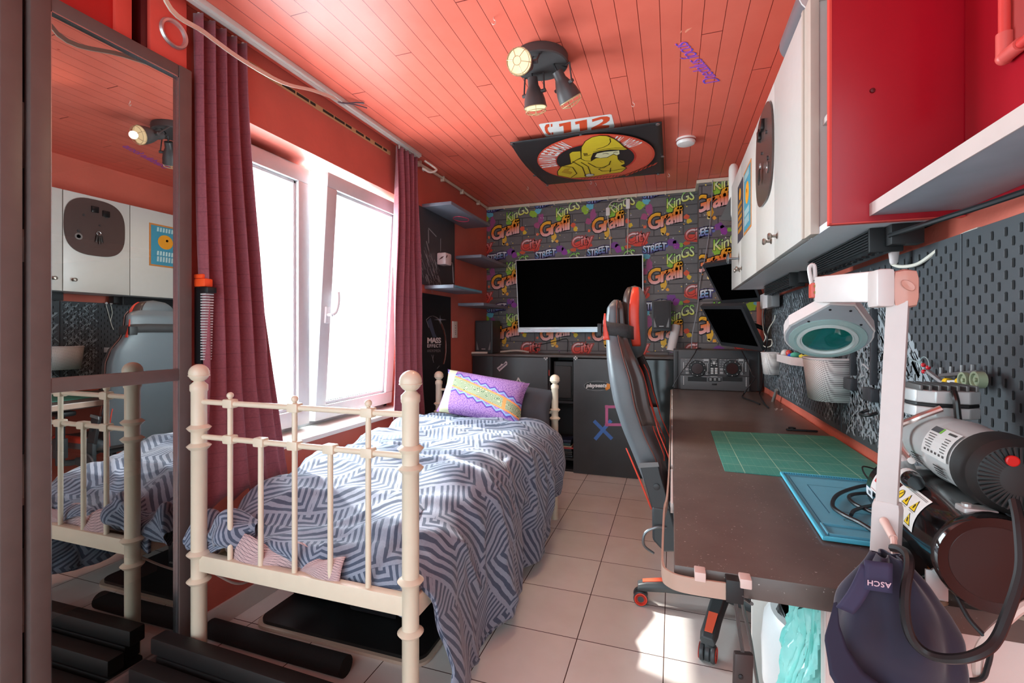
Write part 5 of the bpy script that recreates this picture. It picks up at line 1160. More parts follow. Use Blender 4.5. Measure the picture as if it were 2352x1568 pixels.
mb=MB(); mb.tube([ay(1545,888,3.57),ay(1560,862,3.57),ay(1580,835,3.58),ay(1596,811,3.61),ay(1601,801,3.635),ay(1610,799,3.66)],.003); tag(mb.build('thin_wire',BLKC),'thin black wire across the left jog wheel to the desk edge','wire')
mb=MB(); mb.tube([ay(1703,805,3.62),ay(1716,830,3.55),ay(1727,858,3.50),ay(1735,868,3.45),ay(1722,885,3.40),az(1708,905,.745),az(1706,912,.745),az(1730,921,.745),az(1745,928,.745)],.0045); tag(mb.build('black_cable',BLKC),'black cable falling from the flight case to the desk','cable')
# ============================================================ MONITORS
def monitor(cs,lab,dz=0):
    a,b_,c,d=[ad(*q) for q in cs]; t=thing('monitor',lab,'monitor',tuple((a+b_+c+d)/4),'tilted black monitors by the wall cabinet')
    mb=MB(); nn_=(b_-a).cross(d-a); quadbox(mb,a,b_,c,d,-.03 if nn_.dot(C0-a)>0 else .03); mb.build('housing',mat('dark_monitor_plastic',(48,49,52),.45),t)
    n=(b_-a).cross(d-a).normalized(); s4=inset(a,b_,c,d,.055,.055,.07,.10); 
    if n.dot(C0-a)<0: n=-n
    mb=MB(); mb.poly([p+n*.0015 for p in s4]); mb.build('screen',mat('black_screen'),t,smooth=0)
    mid=(a+b_+c+d)/4-n*.028; mb=MB(); mb.tube([mid,mid-n*.06,Vector((.58,mid.y+.05,mid.z-.03))],.014,10,smooth=False); mb.build('arm',BK,t)
monitor([(1608,703,3.26),(1704,702,2.86),(1752,806,2.95),(1657,793,3.36)],'lower of two tilted black monitors, whole screen visible above the disc player')
monitor([(1613,609,3.26),(1709,593,2.90),(1750,692,2.98),(1658,698,3.36)],'upper tilted black monitor, partly hidden by the wall cabinet')
mb=MB(); p0=az(1775,922,.741); p1=ax(1784,895,.57); mb.cyl(p0,p1,.009,seg=12); tag(mb.build('metal_rod',mat('brushed_rod',(190,186,180),.3,metal=.7)),'short silver rod standing on the desk against the wall','rod')
# cables by the monitors
mb=MB(); mb.tube([ax(1780,668,.53),ax(1768,690,.53),ax(1757,715,.53),ax(1756,745,.53),ax(1762,770,.53),ax(1760,800,.53),ax(1751,830,.53),ax(1753,860,.53),ax(1750,890,.54),ax(1745,905,.55),az(1755,925,.745),az(1765,936,.745)],.0045); tag(mb.build('black_cable',BLKC),'black cable dropping past the white holder to the desk','cable')
mb=MB(); mb.tube([ax(1757,684,.54),ax(1753,700,.54),ax(1751,730,.54),ax(1754,760,.54),ax(1759,775,.54),ax(1752,790,.54),ax(1760,797,.54),ax(1772,793,.55),ax(1772,780,.56),ax(1762,778,.56),ax(1766,755,.56),ax(1778,735,.57),ax(1780,724,.57)],.003); tag(mb.build('white_lead',CABLE),'curled white lead hanging below the adapters','lead')
t=thing('power_adapter','pale and grey power adapter pair plugged under the far wall cabinet','adapter',tuple(ax(1765,690,.54))); 
a_=ax(1754,677,.54); b_=ax(1776,705,.54); mb=MB(); mb.box(.52,.56,b_.y+.09,a_.y,b_.z,a_.z,bev=.004); mb.build('white_adapter',WHP,t); mb=MB(); mb.box(.525,.565,b_.y-.04,b_.y+.088,b_.z,a_.z-.006,bev=.004); mb.build('grey_adapter',mat('grey_adapter',(120,116,116),.4),t)
# pegboard accessories -----------------------------------------
m,nt,b=new_mat('white_perforated_plastic'); x,y,z=sep(nt,tex(nt)); k=(((y+z)*150.0).frac()-.5).abs().mx((((y*-1.0)+z)*150.0).frac().__sub__(.5).abs())
nt.links.new(mixc(nt,(k<.27),rgb(226,220,216),rgb(120,112,110)),b.inputs['Base Color']); b.inputs['Roughness'].default_value=.4; PERF=m
def cup(yc,w_,x0,zb,zt,lab,r=.02,taper=.85):
    t=thing('holder_cup',lab,'holder',(PXX-.05,yc,zb),'white holders hooked on the pegboards'); 
    def ring(s,z): 
        hw=w_/2*s; return [Vector((PXX-.001,yc+hw,z))]+[Vector((x0+(PXX-x0)*.32*(1-math.sin(a))**1.2 if 0 else PXX-(PXX-x0)*s*(1-(1-math.sin(a))*.55),yc+hw*math.copysign(abs(math.cos(a))**.6,math.cos(a)),z)) for a in [PI*k/14 for k in range(15)]]+[Vector((PXX-.001,yc-hw,z))]
    mb=MB(); rs=[ring(taper,zb),ring(.93,(zb+zt)/2),ring(1,zt)]; n=len(rs[0]); 
    for q in rs: mb.v+= [tuple(p) for p in q]
    for k in range(2):
        for i in range(n-1): mb.f.append((k*n+i,k*n+i+1,(k+1)*n+i+1,(k+1)*n+i)); mb.m.append(0); mb.c.append(None)
    mb.poly(rs[0]); mb.build('cup_body',PERF,t,solid=.003)
    mb=MB(); mb.tube([p+Vector((0,0,.0)) for p in rs[2]],.004,6,smooth=False); mb.build('rim',WHP,t)
cup(2.02,.20,.47,.905,1.055,'large white perforated cup on the pegboard just below the magnifier lens',taper=.86)
cup(3.12,.10,.50,.905,1.03,'small white cup on the pegboard beside the disc player')
t=thing('holder_tray','small white tray of coloured bits on the pegboard left of the lens','tray',(.54,2.6,1.01)); a_=ax(1769,808,.53); b_=ax(1842,830,.53)
mb=MB(); y1_,y0_=2.80,2.28; P=[(PXX-.002,y1_,1.005),(PXX-.05,y1_,1.005),(PXX-.085,y1_-.12,1.005),(PXX-.085,y0_+.1,1.005),(PXX-.05,y0_,1.005),(PXX-.002,y0_,1.005)]; mb.prism(P,(0,0,.004)); n=len(P)
for i in range(n-1):
    p,q=Vector(P[i]),Vector(P[i+1]); d=q-p; mb.obox((p+q)/2+Vector((0,0,.018)),d+d.normalized()*.003,d.cross(Vector((0,0,1))).normalized()*.004,(0,0,.036),bev=.001)
mb.build('tray_body',WHP,t)
for (py,pz,sx,sy,sz,col,lab) in ((2.52,1.05,.022,.12,.014,(46,90,200),'blue marker pen in the white pegboard tray'),(2.66,1.052,.03,.04,.026,(200,190,186),'pale round lump in the white pegboard tray'),(2.58,1.062,.02,.03,.016,(214,70,60),'red scrap in the white pegboard tray'),(2.45,1.058,.03,.03,.014,(90,190,160),'mint green bit in the white pegboard tray'),(2.38,1.056,.03,.05,.012,(240,220,80),'yellow bit in the white pegboard tray'),(2.62,1.066,.012,.04,.012,(40,36,38),'black ring in the white pegboard tray')):
    mb=MB(); mb.sph((PXX-.045+rnd.uniform(-.012,.012),py,pz-.012),1,12,sx=sx*.7,sy=sy*.5,sz=sz); tag(mb.build('small_item',mat('item_%d_%d'%(col[0],col[1]),col,.4)),lab,'item','bits in the white tray')
TOOL=mat('dark_holder',(58,58,62),.4); WSH=mat('steel_washer',(176,190,190),.3,metal=.6)
for px,py,lab in ((1954,713,'steel disc fixing a tool holder on the pegboard, right of the lens'),(2000,718,'second steel disc on the pegboard, close to the lamp pole')):
    p=ax(px,py,PXX-.004); t=thing('tool_holder',lab,'tool holder',tuple(p),'dark tool holders on the pegboard'); mb=MB(); mb.lathe(p,(-1,0,0),[(.016,0),(.016,.004),(.006,.005),(.005,.008),(0,.008)],20,sy=1.0); mb.build('disc',WSH,t)
    mb=MB(); mb.box(PXX-.018,PXX-.001,p.y-.045,p.y-.03,p.z-.22,p.z+.01,bev=.002).box(PXX-.022,PXX-.001,p.y-.05,p.y+.02,p.z+.035,p.z+.075,bev=.003).box(PXX-.022,PXX-.001,p.y-.055,p.y+.015,p.z-.27,p.z-.23,bev=.003); mb.build('arm',TOOL,t)
t=thing('earphone_cord','white earphones hung on the third pegboard above the small cup','earphones',tuple(ax(1870,660,.575))); p=ax(1872,655,.575); mb=MB(); mb.tube([p,p+Vector((0,.01,-.06)),p+Vector((0,.0,-.12)),p+Vector((-.005,.015,-.18))],.0022,6).tube([p+Vector((0,-.03,0)),p+Vector((0,-.015,-.06)),p+Vector((0,-.002,-.12))],.0022,6); mb.build('cord',CABLE,t); mb=MB(); mb.sph(p+Vector((-.004,0,.01)),.009,10).sph(p+Vector((-.004,-.03,.01)),.009,10); mb.build('buds',WHP,t)
p=ax(1996,944,.565); mb=MB(); mb.tube([p+Vector((.01,.03,0)),p+Vector((-.01,.03,-.01)),p+Vector((-.02,.0,-.012)),p+Vector((-.01,-.03,-.008)),p+Vector((.01,-.03,0))],.005,8); tag(mb.build('pegboard_hook',BK),'black curved hook on the pegboard left of the lamp pole','hook')
p=ax(1985,868,.575); mb=MB(); mb.tube([p,p+Vector((-.01,-.01,.03)),p+Vector((-.012,-.03,.045)),p+Vector((-.004,-.05,.03))],.003,6).tube([p+Vector((0,.01,-.02)),p+Vector((-.01,.0,.0)),p+Vector((-.01,-.04,.012))],.003,6); tag(mb.build('wire_hook',mat('grey_hook')),'bent grey wire hook on the pegboard near the lamp pole','hook')
# toy flying machine
toy=thing('toy_aircraft','small grey and white toy brick aircraft on the pegboard above the compressor','toy',tuple(ax(2190,865,.55)))
def T(px,py,k=0): return ax(px,py,.56-k)
mb=MB(); a_,b_=T(2132,853),T(2168,880); mb.obox((a_+b_)/2,b_-a_,(.008,0,0),(0,.003,.008),bev=.001); mb.build('tail_beam',mat('grey_brick',(150,146,146),.35),toy)
mb=MB(); a_,b_=T(2168,878),T(2225,876); mb.obox((a_+b_)/2,b_-a_,(.010,0,0),(0,0,.008),bev=.001); mb.build('body_beam',mat('white_brick',(210,208,206),.35),toy)
mb=MB()
for px in (2177,2207): p=T(px,876); mb.cyl(p+Vector((0,.007,0)),p-Vector((0,.007,0)),.0075,seg=14)
mb.build('yellow_bushes',mat('yellow_brick',(238,190,30),.35),toy)
mb=MB(); a_,b_=T(2165,862),T(2254,854); mb.obox((a_+b_)/2,b_-a_,(.016,0,0),(0,0,.007),bev=.001)
for px,py in ((2163,852),(2186,850),(2211,847),(2235,846)): p=T(px,py); mb.cyl(p+Vector((0,0,-.012)),p+Vector((0,0,.008)),.0045,seg=10)
mb.build('stud_plate',mat('dark_grey_brick',(96,92,92),.35),toy)
for px,py in ((2217,873),(2246,872)):
    p=T(px,py,.01); mb=MB(); mb.lathe(p+Vector((.008,0,0)),(-1,0,0),[(.016,0),(.016,.014),(.012,.014),(.011,.010),(.004,.010),(.004,.014),(0,.014)],20); mb.build('wheel',mat('olive_wheel',(150,160,130),.4),toy)
mb=MB(); 
for px,py in ((2121,838),(2122,853),(2132,844)): p=T(px,py); mb.sph(p,.005,10)
mb.build('red_studs',mat('red_brick',(206,30,44),.3),toy)
mb=MB(); p=T(2123,837); mb.tube([p+Vector((0,.022*math.cos(k*PI/10),.018*math.sin(k*PI/10))) for k in range(21)],.0012,5,smooth=False); a_=T(2088,824); mb.cyl(p,a_,.002,seg=6); mb.build('clear_rotor',mat('clear_ring',(150,166,166),.2),toy)
# ============================================================ MAGNIFIER LAMP
LW=mat('pinkish_white_lamp',(214,206,202),.35); LPK=mat('terracotta_cap',(190,90,70),.4); LG=mat('grey_lamp_face',(152,160,164),.4)  # LPK is a plain terracotta tone
lamp=thing('magnifier_lamp','white magnifying work lamp with arm and teal lens clamped to the desk','magnifier lamp',(.325,.9,.745))
pb=ay(2037,1155,.90); ptp=ay(2064,668,.90)
mb=MB(); mb.obox((pb+ptp)/2,ptp-pb,(.024,-.014,0),(.010,.020,0),bev=.003); mb.build('upright_arm',LW,lamp)
q=ay(2036,1205,.90); mb=MB(); mb.obox(q+Vector((0,0,-.008)),(.034,-.018,0),(.016,.026,0),(.004,0,.098),bev=.012); mb.build('base_joint',LW,lamp)
mb=MB(); q2=ay(2020,1250,.90); mb.cyl((q.x,.90,.744),(q.x,.90,q.z-.05),.014,.012,seg=18); mb.lathe((q.x,.90,.741),(0,0,1),[(.028,0),(.028,.006),(.018,.012),(.014,.016)],20); mb.build('clamp_pin',mat('silver_pin',(190,190,190),.25,metal=.7),lamp)
mb=MB(); jt=ay(2066,655,.90); mb.obox(jt+Vector((.006,0,-.006)),(.036,-.006,0),(.006,.034,0),(0,0,.062),bev=.016); mb.lathe(jt+Vector((.004,-.018,-.002)),(-.1,-1,0),[(.011,0),(.010,.002),(0,.001)],16,sx=.55); mb.build('elbow_joint',mat('elbow_pink',(206,150,134),.35),lamp)
ae=Vector((.282,1.10,1.236)); mb=MB(); a_=jt+Vector((-.014,.012,0)); d=(ae-a_); mb.obox((a_+ae)/2,d,d.cross(Vector((0,0,1))).normalized()*.024,Vector((0,0,.052)),bev=.005); mb.build('horizontal_arm',LW,lamp)
mb=MB(); mb.box(jt.x-.034,jt.x-.01,jt.y-.014,jt.y+.03,jt.z-.034,jt.z+.026,bev=.006); mb.build('arm_socket',LW,lamp)
mb=MB(); mb.box(ae.x-.016,ae.x-.002,ae.y-.006,ae.y+.02,ae.z-.016,ae.z+.014,bev=.003); hb=mb.build('head_bracket',mat('red_bracket',(206,84,66),.35),lamp)
mb=MB(); 
for dz in (-.006,.007): mb.lathe((ae.x-.010,ae.y-.006,ae.z+dz),(0,-1,0),[(.003,0),(.003,.002),(0,.002)],8)
mb.build('screws',mat('brass_screw',(150,120,60),.3,metal=.8),hb)
mb=MB(); mb.tube([ae+Vector((-.012,.01,.012)),ae+Vector((-.016,.012,.045)),ae+Vector((-.008,.01,.05)),ae+Vector((-.006,.01,.02))],.004,8); mb.build('cable_loop',LW,lamp)
# head plate : plane through the lens centre tipped towards the viewer
hc=ad(1900,772,1.0); nrm=Vector((-.10,-.56,-.82)).normalized(); uu=Vector((1,0,0)); uu=(uu-nrm*uu.dot(nrm)).normalized(); vv=nrm.cross(uu).normalized()
if vv.z<0: vv=-vv
def hp(x,y,k=0): return hc+uu*x+vv*y+nrm*k
topy=.112
prof=[(-.020,topy),(.022,topy),(.076,.030)]+[(.080*math.cos(a),.080*math.sin(a)-.0) for a in [math.radians(d_) for d_ in range(18,-199,-12)]]+[(-.076,.030)]
mb=MB(); mb.prism([hp(x,y,0) for x,y in prof],nrm*-.026); mb.build('head_shell',LW,lamp)
mb=MB(); s=.955; mb.prism([hp(x*s,(y-.01)*s+.01,.0005) for x,y in prof],nrm*.002); fpn=mb.build('face_plate',LG,lamp)
mb=MB(); C1=hp(0,-.006,.002); mb.lathe(C1,nrm,[(.070,0),(.070,.003),(.060,.005),(.055,.003),(.054,0)],40); mb.build('diffuser_ring',mat('ring_glass',(150,176,172),.15),fpn)
mb=MB(); mb.lathe(C1,nrm,[(.055,.001),(.055,.006),(.049,.007),(.047,.003)],40); mb.build('lens_rim',mat('pale_rim',(190,200,196),.25),fpn)
mb=MB(); mb.lathe(C1,nrm,[(.048,.002),(.040,.0045),(.025,.007),(.01,.008),(0,.0082)],36); mb.build('lens',mat('teal_lens',(14,110,98),.06,coat=.6,c2=(10,84,80),scale=14),lamp)
mb=MB(); 
for x,y in ((-.016,.095),(.018,.095),(-.044,.052),(.046,.052),(-.03,-.073),(.034,-.072)): mb.lathe(hp(x,y,.0025),nrm,[(.0025,0),(.0025,.001),(0,.001)],8)
mb.build('plate_screws',BK,lamp)
mb=MB(); P=[ay(2043,1213,.865),ay(2052,1235,.845),ay(2054,1258,.835),ay(2058,1290,.83),ay(2075,1330,.82),ay(2090,1380,.81),ay(2107,1440,.80),ay(2122,1500,.795),ay(2118,1545,.79),ay(2108,1590,.79)]; mb.tube(P,.0042); mb.cyl(P[0]+Vector((0,.02,.004)),P[1],.0062,.0055,seg=12); mb.build('mains_cable',mat('pinkish_cable',(226,196,184),.4),lamp)
# ============================================================ CAP
NAV=mat('navy_cotton',(36,33,54),.85,var=.3,scale=14,bmp=.15,sheen=.3)
cap=thing('baseball_cap','navy blue cap hanging by its strap on the lamp base at the desk edge','cap',(.285,.80,.75))
cc=ad(2036,1415,.668); rr_=random.Random(4)
def capf(u,v):
    a=2*PI*u; h=v
    r=math.sin(min(1,.16+h*1.05)*PI*.52); zz=.088-.172*h
    wr=.006*math.sin(a*5+h*3)+.008*noise.noise(Vector((math.cos(a)*2,math.sin(a)*2,h*4)))
    pinch=1-.22*math.exp(-(h/.18)**2)
    x=(.074*r*pinch+wr*(.4+.6*h))*math.cos(a); y=(.040*r+wr)*math.sin(a)
    return cc+Vector((x+.010*h,y*1.0+.25*x*0,zz+.012*math.cos(a)*h))
mb=MB(); mb.grid(capf,64,34,closeu=True); mb.build('crown',NAV,cap,smooth=180,solid=.002)
mb=MB()
BR0=[(-.066,.020),(-.068,-.004),(-.062,-.028),(-.046,-.052),(-.020,-.070),(.012,-.080),(.042,-.078)]
BR1=[(-.070,.018),(-.088,-.020),(-.086,-.058),(-.066,-.092),(-.030,-.116),(.014,-.124),(.050,-.104)]
def brim(u,v):
    x=u*(len(BR0)-1); i=min(int(x),len(BR0)-2); t=x-i
    p0=[BR0[i][k]*(1-t)+BR0[i+1][k]*t for k in (0,1)]; p1=[BR1[i][k]*(1-t)+BR1[i+1][k]*t for k in (0,1)]
    px,pz=p0[0]*(1-v)+p1[0]*v,p0[1]*(1-v)+p1[1]*v
    return cc+Vector((px,-.022-.030*math.sin(PI*u)-.020*v*math.sin(PI*u),pz))
mb.grid(brim,40,8); mb.build('peak',mat('navy_peak',(40,40,62),.8),cap,smooth=180,solid=.004)
mb=MB(); s0=cc+Vector((-.028,-.034,.070)); mb.grid(lambda u,v:cc+Vector((-.040-.032*v+.020*u,-.030-.012*math.sin(v*2.2),.082-.060*v-.006*u)),5,10); mb.grid(lambda u,v:cc+Vector((-.036+.032*u-.004*v,-.030-.010*v,.088-.036*v)),6,6); st=mb.build('back_strap',mat('navy_webbing',(56,52,80),.8),cap,smooth=180,solid=.003)
mb=MB(); vs,_=text_mesh('ASCH',0,.02,'CENTER',1.1); mb.text('HCSA',lambda x,y:cc+Vector((-.001+x*.009,-.0435-y*.002,.064-x*.001*0+y*.009)),1,0,None,0,.02,'CENTER',1.1) if 0 else mb.text('ASCH',lambda x,y:cc+Vector((-.024-x*.010,-.0440,.064-y*.010)),1,0,None,0,.02,'CENTER',1.1); mb.build('embroidery',mat('pink_thread',(214,180,190),.7),st,smooth=0)
mb=MB(); mb.tube([cc+Vector((-.066,-.010,-.030)),cc+Vector((-.045,-.042,-.058)),cc+Vector((-.012,-.052,-.082)),cc+Vector((.03,-.048,-.086)),cc+Vector((.062,-.02,-.062))],.0014,6); mb.build('piping',mat('pale_piping',(150,146,180),.7),cap)
# ============================================================ COMPRESSOR
CMP=thing('airbrush_compressor','silver airbrush compressor on a black air tank with warning stickers','compressor',(.45,1.0,.742))
TB=mat('gloss_black_tank',(22,21,22),.12,coat=.5); AL=mat('brushed_aluminium',(206,206,204),.38,metal=.45); ALD=mat('dark_aluminium',(120,118,116),.35,metal=.6)
tn=Vector((.425,.83,.828)); tf_=Vector((.452,1.20,.828)); td=(tf_-tn).normalized(); TR=.068
mb=MB(); L_=(tf_-tn).length; mb.lathe(tn,td,[(0,.012),(.03,.010),(TR-.012,.004),(TR-.002,0),(TR+.001,.006),(TR,.02),(TR,L_*.62),(TR+.0015,L_*.625),(TR+.0015,L_*.66),(TR,L_*.665),(TR,L_-.04),(TR*.85,L_-.014),(TR*.5,L_-.002),(0,L_)],48); mb.build('air_tank',TB,CMP,smooth=50)
mb=MB(); mb.lathe(tn+td*.005,-td,[(.058,-.004),(.052,.0005),(0,.0012)],40); mb.build('tank_end',mat('oxblood_end',(44,16,12),.3),CMP)
sd=td.cross(Vector((0,0,1))).normalized()
def tp(ang,s,r=TR+.0012): # ang from top towards the room (-x)
    a_=math.radians(ang); out=-sd if sd.x>0 else sd; return tn+td*s+Vector((0,0,1))*(math.cos(a_)*r)+out*(math.sin(a_)*r)
def lab_patch(mb,a0,a1,s0,s1,col,k=0,n=8):
    for i in range(n):
        p0,p1=a0+(a1-a0)*i/n,a0+(a1-a0)*(i+1)/n; r=TR+.0012+k*.0004; mb.poly([tp(p0,s0,r),tp(p0,s1,r),tp(p1,s1,r),tp(p1,s0,r)],0,rgb(*col))
STI=print_mat('label_inks',.35)
mb=MB(); lab_patch(mb,38,88,.085,.190,(236,232,226)); 
def tri(ac,sc,k=1,h=7,w_=.010,col=(246,206,40)):
    r=TR+.0016+k*.0004; mb.poly([tp(ac-h-2,sc,r-.0001),tp(ac+h*.9+1,sc-w_-.002,r-.0001),tp(ac+h*.9+1,sc+w_+.002,r-.0001)],0,rgb(40,34,24)); mb.poly([tp(ac-h,sc,r),tp(ac+h*.9,sc-w_,r),tp(ac+h*.9,sc+w_,r)],0,rgb(*col)); mb.poly([tp(ac-h*.3,sc-.0015,r+.0003),tp(ac+h*.55,sc-.0015,r+.0003),tp(ac+h*.55,sc+.0015,r+.0003),tp(ac-h*.3,sc+.0015,r+.0003)],0,rgb(40,34,24))
for sc in (.140,.108): tri(56,sc)
for sc in (.168,.138,.107): tri(76,sc)
rr2=TR+.0021; P=[tp(56+6.5*math.cos(k*PI/9),.170+.0095*math.sin(k*PI/9),rr2) for k in range(18)]; mb.poly(P,0,rgb(246,206,40)); stroke(mb,P+P[:1],.0015,tp(56,.170,1)-tp(56,.170,0),0,rgb(40,34,24)); stroke(mb,[tp(50,.165,rr2+.0003),tp(62,.176,rr2+.0003)],.002,tp(56,.170,1)-tp(56,.170,0),0,rgb(40,34,24))
for i in range(2): lab_patch(mb,41+i*1.8,41.8+i*1.8,.092,.183,(140,130,126),1,1)
for sc in (.170,.139,.108):
    for ac in (65,86): lab_patch(mb,ac,ac+.7,sc-.009,sc+.009,(150,140,136),1,1)
mb.build('warning_sticker',STI,CMP,smooth=0)
mb=MB(); lab_patch(mb,40,84,.245,.300,(236,230,226)); 
for a0,a1,s0,s1 in ((52,58,.280,.288),(60,68,.278,.29),(54,60,.252,.275),(61,66,.253,.274)): lab_patch(mb,a0,a1,s0,s1,(200,60,60),1,2)
for a0,a1 in ((43,43.8),(80,80.8)): lab_patch(mb,a0,a1,.250,.296,(190,90,90),1,1)
mb.build('red_print_sticker',STI,CMP,smooth=0)
mb=MB(); lab_patch(mb,84,98,.285,.325,(226,232,236)); lab_patch(mb,88,94,.295,.31,(80,84,90),1,2); mb.build('small_sticker',STI,CMP,smooth=0)
for s_ in (.05,.31):
    for sg in (-1,1):
        p=tn+td*s_+sd*sg*.05; mb=MB(); mb.box(p.x-.014,p.x+.014,p.y-.002,p.y+.002,.748,.79,bev=.001); mb.box(p.x-.014,p.x+.014,p.y-.002,p.y+.024,.7455,.749,bev=.001); mb.build('bracket_foot',AL,CMP); mb=MB(); mb.lathe((p.x,p.y+.010,.7405),(0,0,1),[(.018,0),(.016,.005)],16); mb.build('suction_foot',mat('tan_rubber',(150,122,100),.5),CMP)
# motor
mn=Vector((.452,.845,.948)); mf=Vector((.47,1.13,.948)); md=(mf-mn).normalized(); MR=.052; ML=(mf-mn).length
mb=MB(); mb.lathe(mn,md,[(MR,.045),(MR,.13),(MR+.002,.135),(MR+.002,.15),(MR,.155),(MR,ML-.03),(MR-.004,ML-.01),(MR*.6,ML),(0,ML)],44); mb.build('motor_body',AL,CMP,smooth=50)
mb=MB(); mb.lathe(mn,md,[(0,-.010),(.02,-.010),(MR-.008,-.004),(MR+.001,.006),(MR+.004,.03),(MR+.004,.046),(MR,.05)],44)
for k in range(40):
    a_=2*PI*k/40; o_=md.orthogonal().normalized(); e1=o_*math.cos(a_)+md.cross(o_)*math.sin(a_); e2=md.cross(e1); mb.obox(mn-md*.008+e1*.033,e1*.022,e2*.0018,md*.004)
mb.build('fan_cover',mat('black_fan_cover',(28,27,26),.5),CMP)
mb=MB(); p=mn-md*.011+Vector((-.010,0,.026)); mb.lathe(p,-md,[(.0075,0),(.0075,.003),(.006,.004),(0,.004)],22); mb.build('red_switch',mat('red_rocker',(196,24,20),.25),CMP)
def mp(ang,s,r=MR+.0028): a_=math.radians(ang); sx_=md.cross(Vector((0,0,1))).normalized(); out=-sx_ if sx_.x>0 else sx_; return mn+md*s+Vector((0,0,1))*(math.cos(a_)*r)+out*(math.sin(a_)*r)
def mpatch(mb,a0,a1,s0,s1,col,k=0,n=8):
    for i in range(n):
        p0,p1=a0+(a1-a0)*i/n,a0+(a1-a0)*(i+1)/n; r=MR+.0028+k*.0004; mb.poly([mp(p0,s0,r),mp(p0,s1,r),mp(p1,s1,r),mp(p1,s0,r)],0,rgb(*col))
mb=MB(); mpatch(mb,38,92,.060,.150,(214,212,208)); mpatch(mb,39,50,.118,.148,(70,74,78),1,3); mpatch(mb,39,50,.112,.118,(120,190,60),1,3)
for i in range(6):
    mpatch(mb,54+i*4.6,55.6+i*4.6,.118,.145-.004*(i%3),(90,88,86),1,1); mpatch(mb,54+i*4.6,55.6+i*4.6,.070,.088-.003*(i%2),(90,88,86),1,1)
for i in range(6): mpatch(mb,82,86,.068+i*.013,.075+i*.013,(80,78,76),1,2)
mpatch(mb,42,46,.068,.094,(70,68,66),1,2); mb.build('rating_plate',STI,CMP,smooth=0)
mb=MB(); 
for grp in (.075,.165):
    for i in range(4):
        for q_ in range(1): mb.poly([mp(104+i*5,grp,MR+.0031),mp(104+i*5,grp+.035,MR+.0031),mp(106.4+i*5,grp+.035,MR+.0031),mp(106.4+i*5,grp,MR+.0031)])
mb.build('vent_slots',BK,CMP,smooth=0)
for (dx,s_) in ((-.035,.02),(-.035,.24),(.035,.24)):
    p=mn+md*s_+Vector((dx,0,-.045)); mb=MB(); mb.box(p.x-.02,p.x+.02,p.y-.012,p.y+.014,p.z-.022,p.z-.006,bev=.003).cyl((p.x-.012,p.y,p.z-.034),(p.x-.012,p.y,p.z-.002),.006,seg=10); mb.build('motor_foot',AL,CMP)
# cylinder head
hc2=Vector((.475,1.10,.994)); mb=MB(); mb.cyl(hc2+Vector((0,0,-.03)),hc2+Vector((0,0,.0)),.030,seg=24); mb.build('cylinder_neck',AL,CMP)
def slab(z0,z1,nm,m_,s=1): 
    mb=MB(); P=[(hc2.x+s*x,hc2.y+s*y,hc2.z+z0) for x,y in ((-.052,.0),(-.046,-.028),(-.024,-.046),(.026,-.046),(.048,-.03),(.052,.0),(.048,.03),(.026,.046),(-.024,.046),(-.046,.028))]; mb.prism(P,(0,0,z1-z0)); return mb.build(nm,m_,CMP,bevel=.002)
slab(0,.020,'lower_flange',AL); slab(.020,.027,'gasket',BK,.98); slab(.027,.050,'cylinder_head',AL)
mb=MB(); 
for i in range(7): mb.box(hc2.x-.046+i*.0135,hc2.x-.041+i*.0135,hc2.y-.042,hc2.y+.042,hc2.z+.050,hc2.z+.060,bev=.001)
mb.build('cooling_fins',ALD,CMP)
mb=MB(); a_=hc2+Vector((.0,-.05,.050)); mb.tube([a_,a_+Vector((-.002,-.012,-.015)),a_+Vector((0,-.022,-.06)),a_+Vector((.012,-.05,-.075)),a_+Vector((.06,-.10,-.073)),a_+Vector((.10,-.11,-.07)),a_+Vector((.104,-.09,-.045)),a_+Vector((.096,-.06,-.005)),a_+Vector((.085,-.045,.012))],.0052,10); mb.build('carry_handle',mat('black_grip',(34,28,26),.25),CMP)
mb=MB(); a_=mp(40,.20,MR+.03); mb.tube([hc2+Vector((-.02,-.055,.02)),hc2+Vector((-.055,-.05,.0)),mp(70,.215,MR+.020),mp(95,.205,MR+.016),mp(115,.19,MR+.012),tp(20,.20,TR+.03)],.006,10); mb.build('copper_pipe',mat('pale_copper',(210,192,186),.2,metal=.9),CMP)
mb=MB(); p=tp(25,.215,TR+.012); mb.lathe(p,(-.4,0,.9),[(.010,-.008),(.012,0),(.012,.02),(.008,.026),(0,.026)],14); mb.build('valve_block',AL,CMP)
mb=MB(); p=tp(40,.235,TR+.012); mb.lathe(p,(-.8,.2,.5),[(.006,-.012),(.007,0),(.012,.004),(.012,.018),(.006,.022),(0,.022)],16); mb.build('safety_cap',mat('orange_cap',(250,84,40),.4),CMP)
mb=MB(); mb.tube([p+Vector((-.012,0,.006))+Vector((.0,.012*math.cos(k*PI/8),.012*math.sin(k*PI/8)-.01)) for k in range(17)],.0012,5,smooth=False); mb.build('pull_ring',CHR,CMP)
mb=MB(); p=tp(34,.17,TR+.014); mb.lathe(p,td*-1,[(.0,-.02),(.013,-.02),(.015,-.012),(.015,.02),(.012,.03),(0,.03)],20); mb.build('pressure_switch',TB,CMP); mb=MB(); mb.lathe(p,td*-1,[(.0155,-.008),(.0155,.008)],20); mb.build('switch_label',mat('white_band',(220,218,214),.4),CMP)
mb=MB(); mb.box(.50,.575,1.20,1.30,.742,.86,bev=.004); tag(mb.build('grey_box',mat('grey_panel_box',(150,156,158),.45)),'grey box tucked between compressor and pegboard','box')
mb=MB(); P=[ax(2040,1010,.575),ax(2055,1060,.56),ax(2065,1110,.54)]; mb.tube(P,.008); tag(mb.build('black_hose',BLKC),'short black hose beside the lamp pole against the orange wall strip','hose')
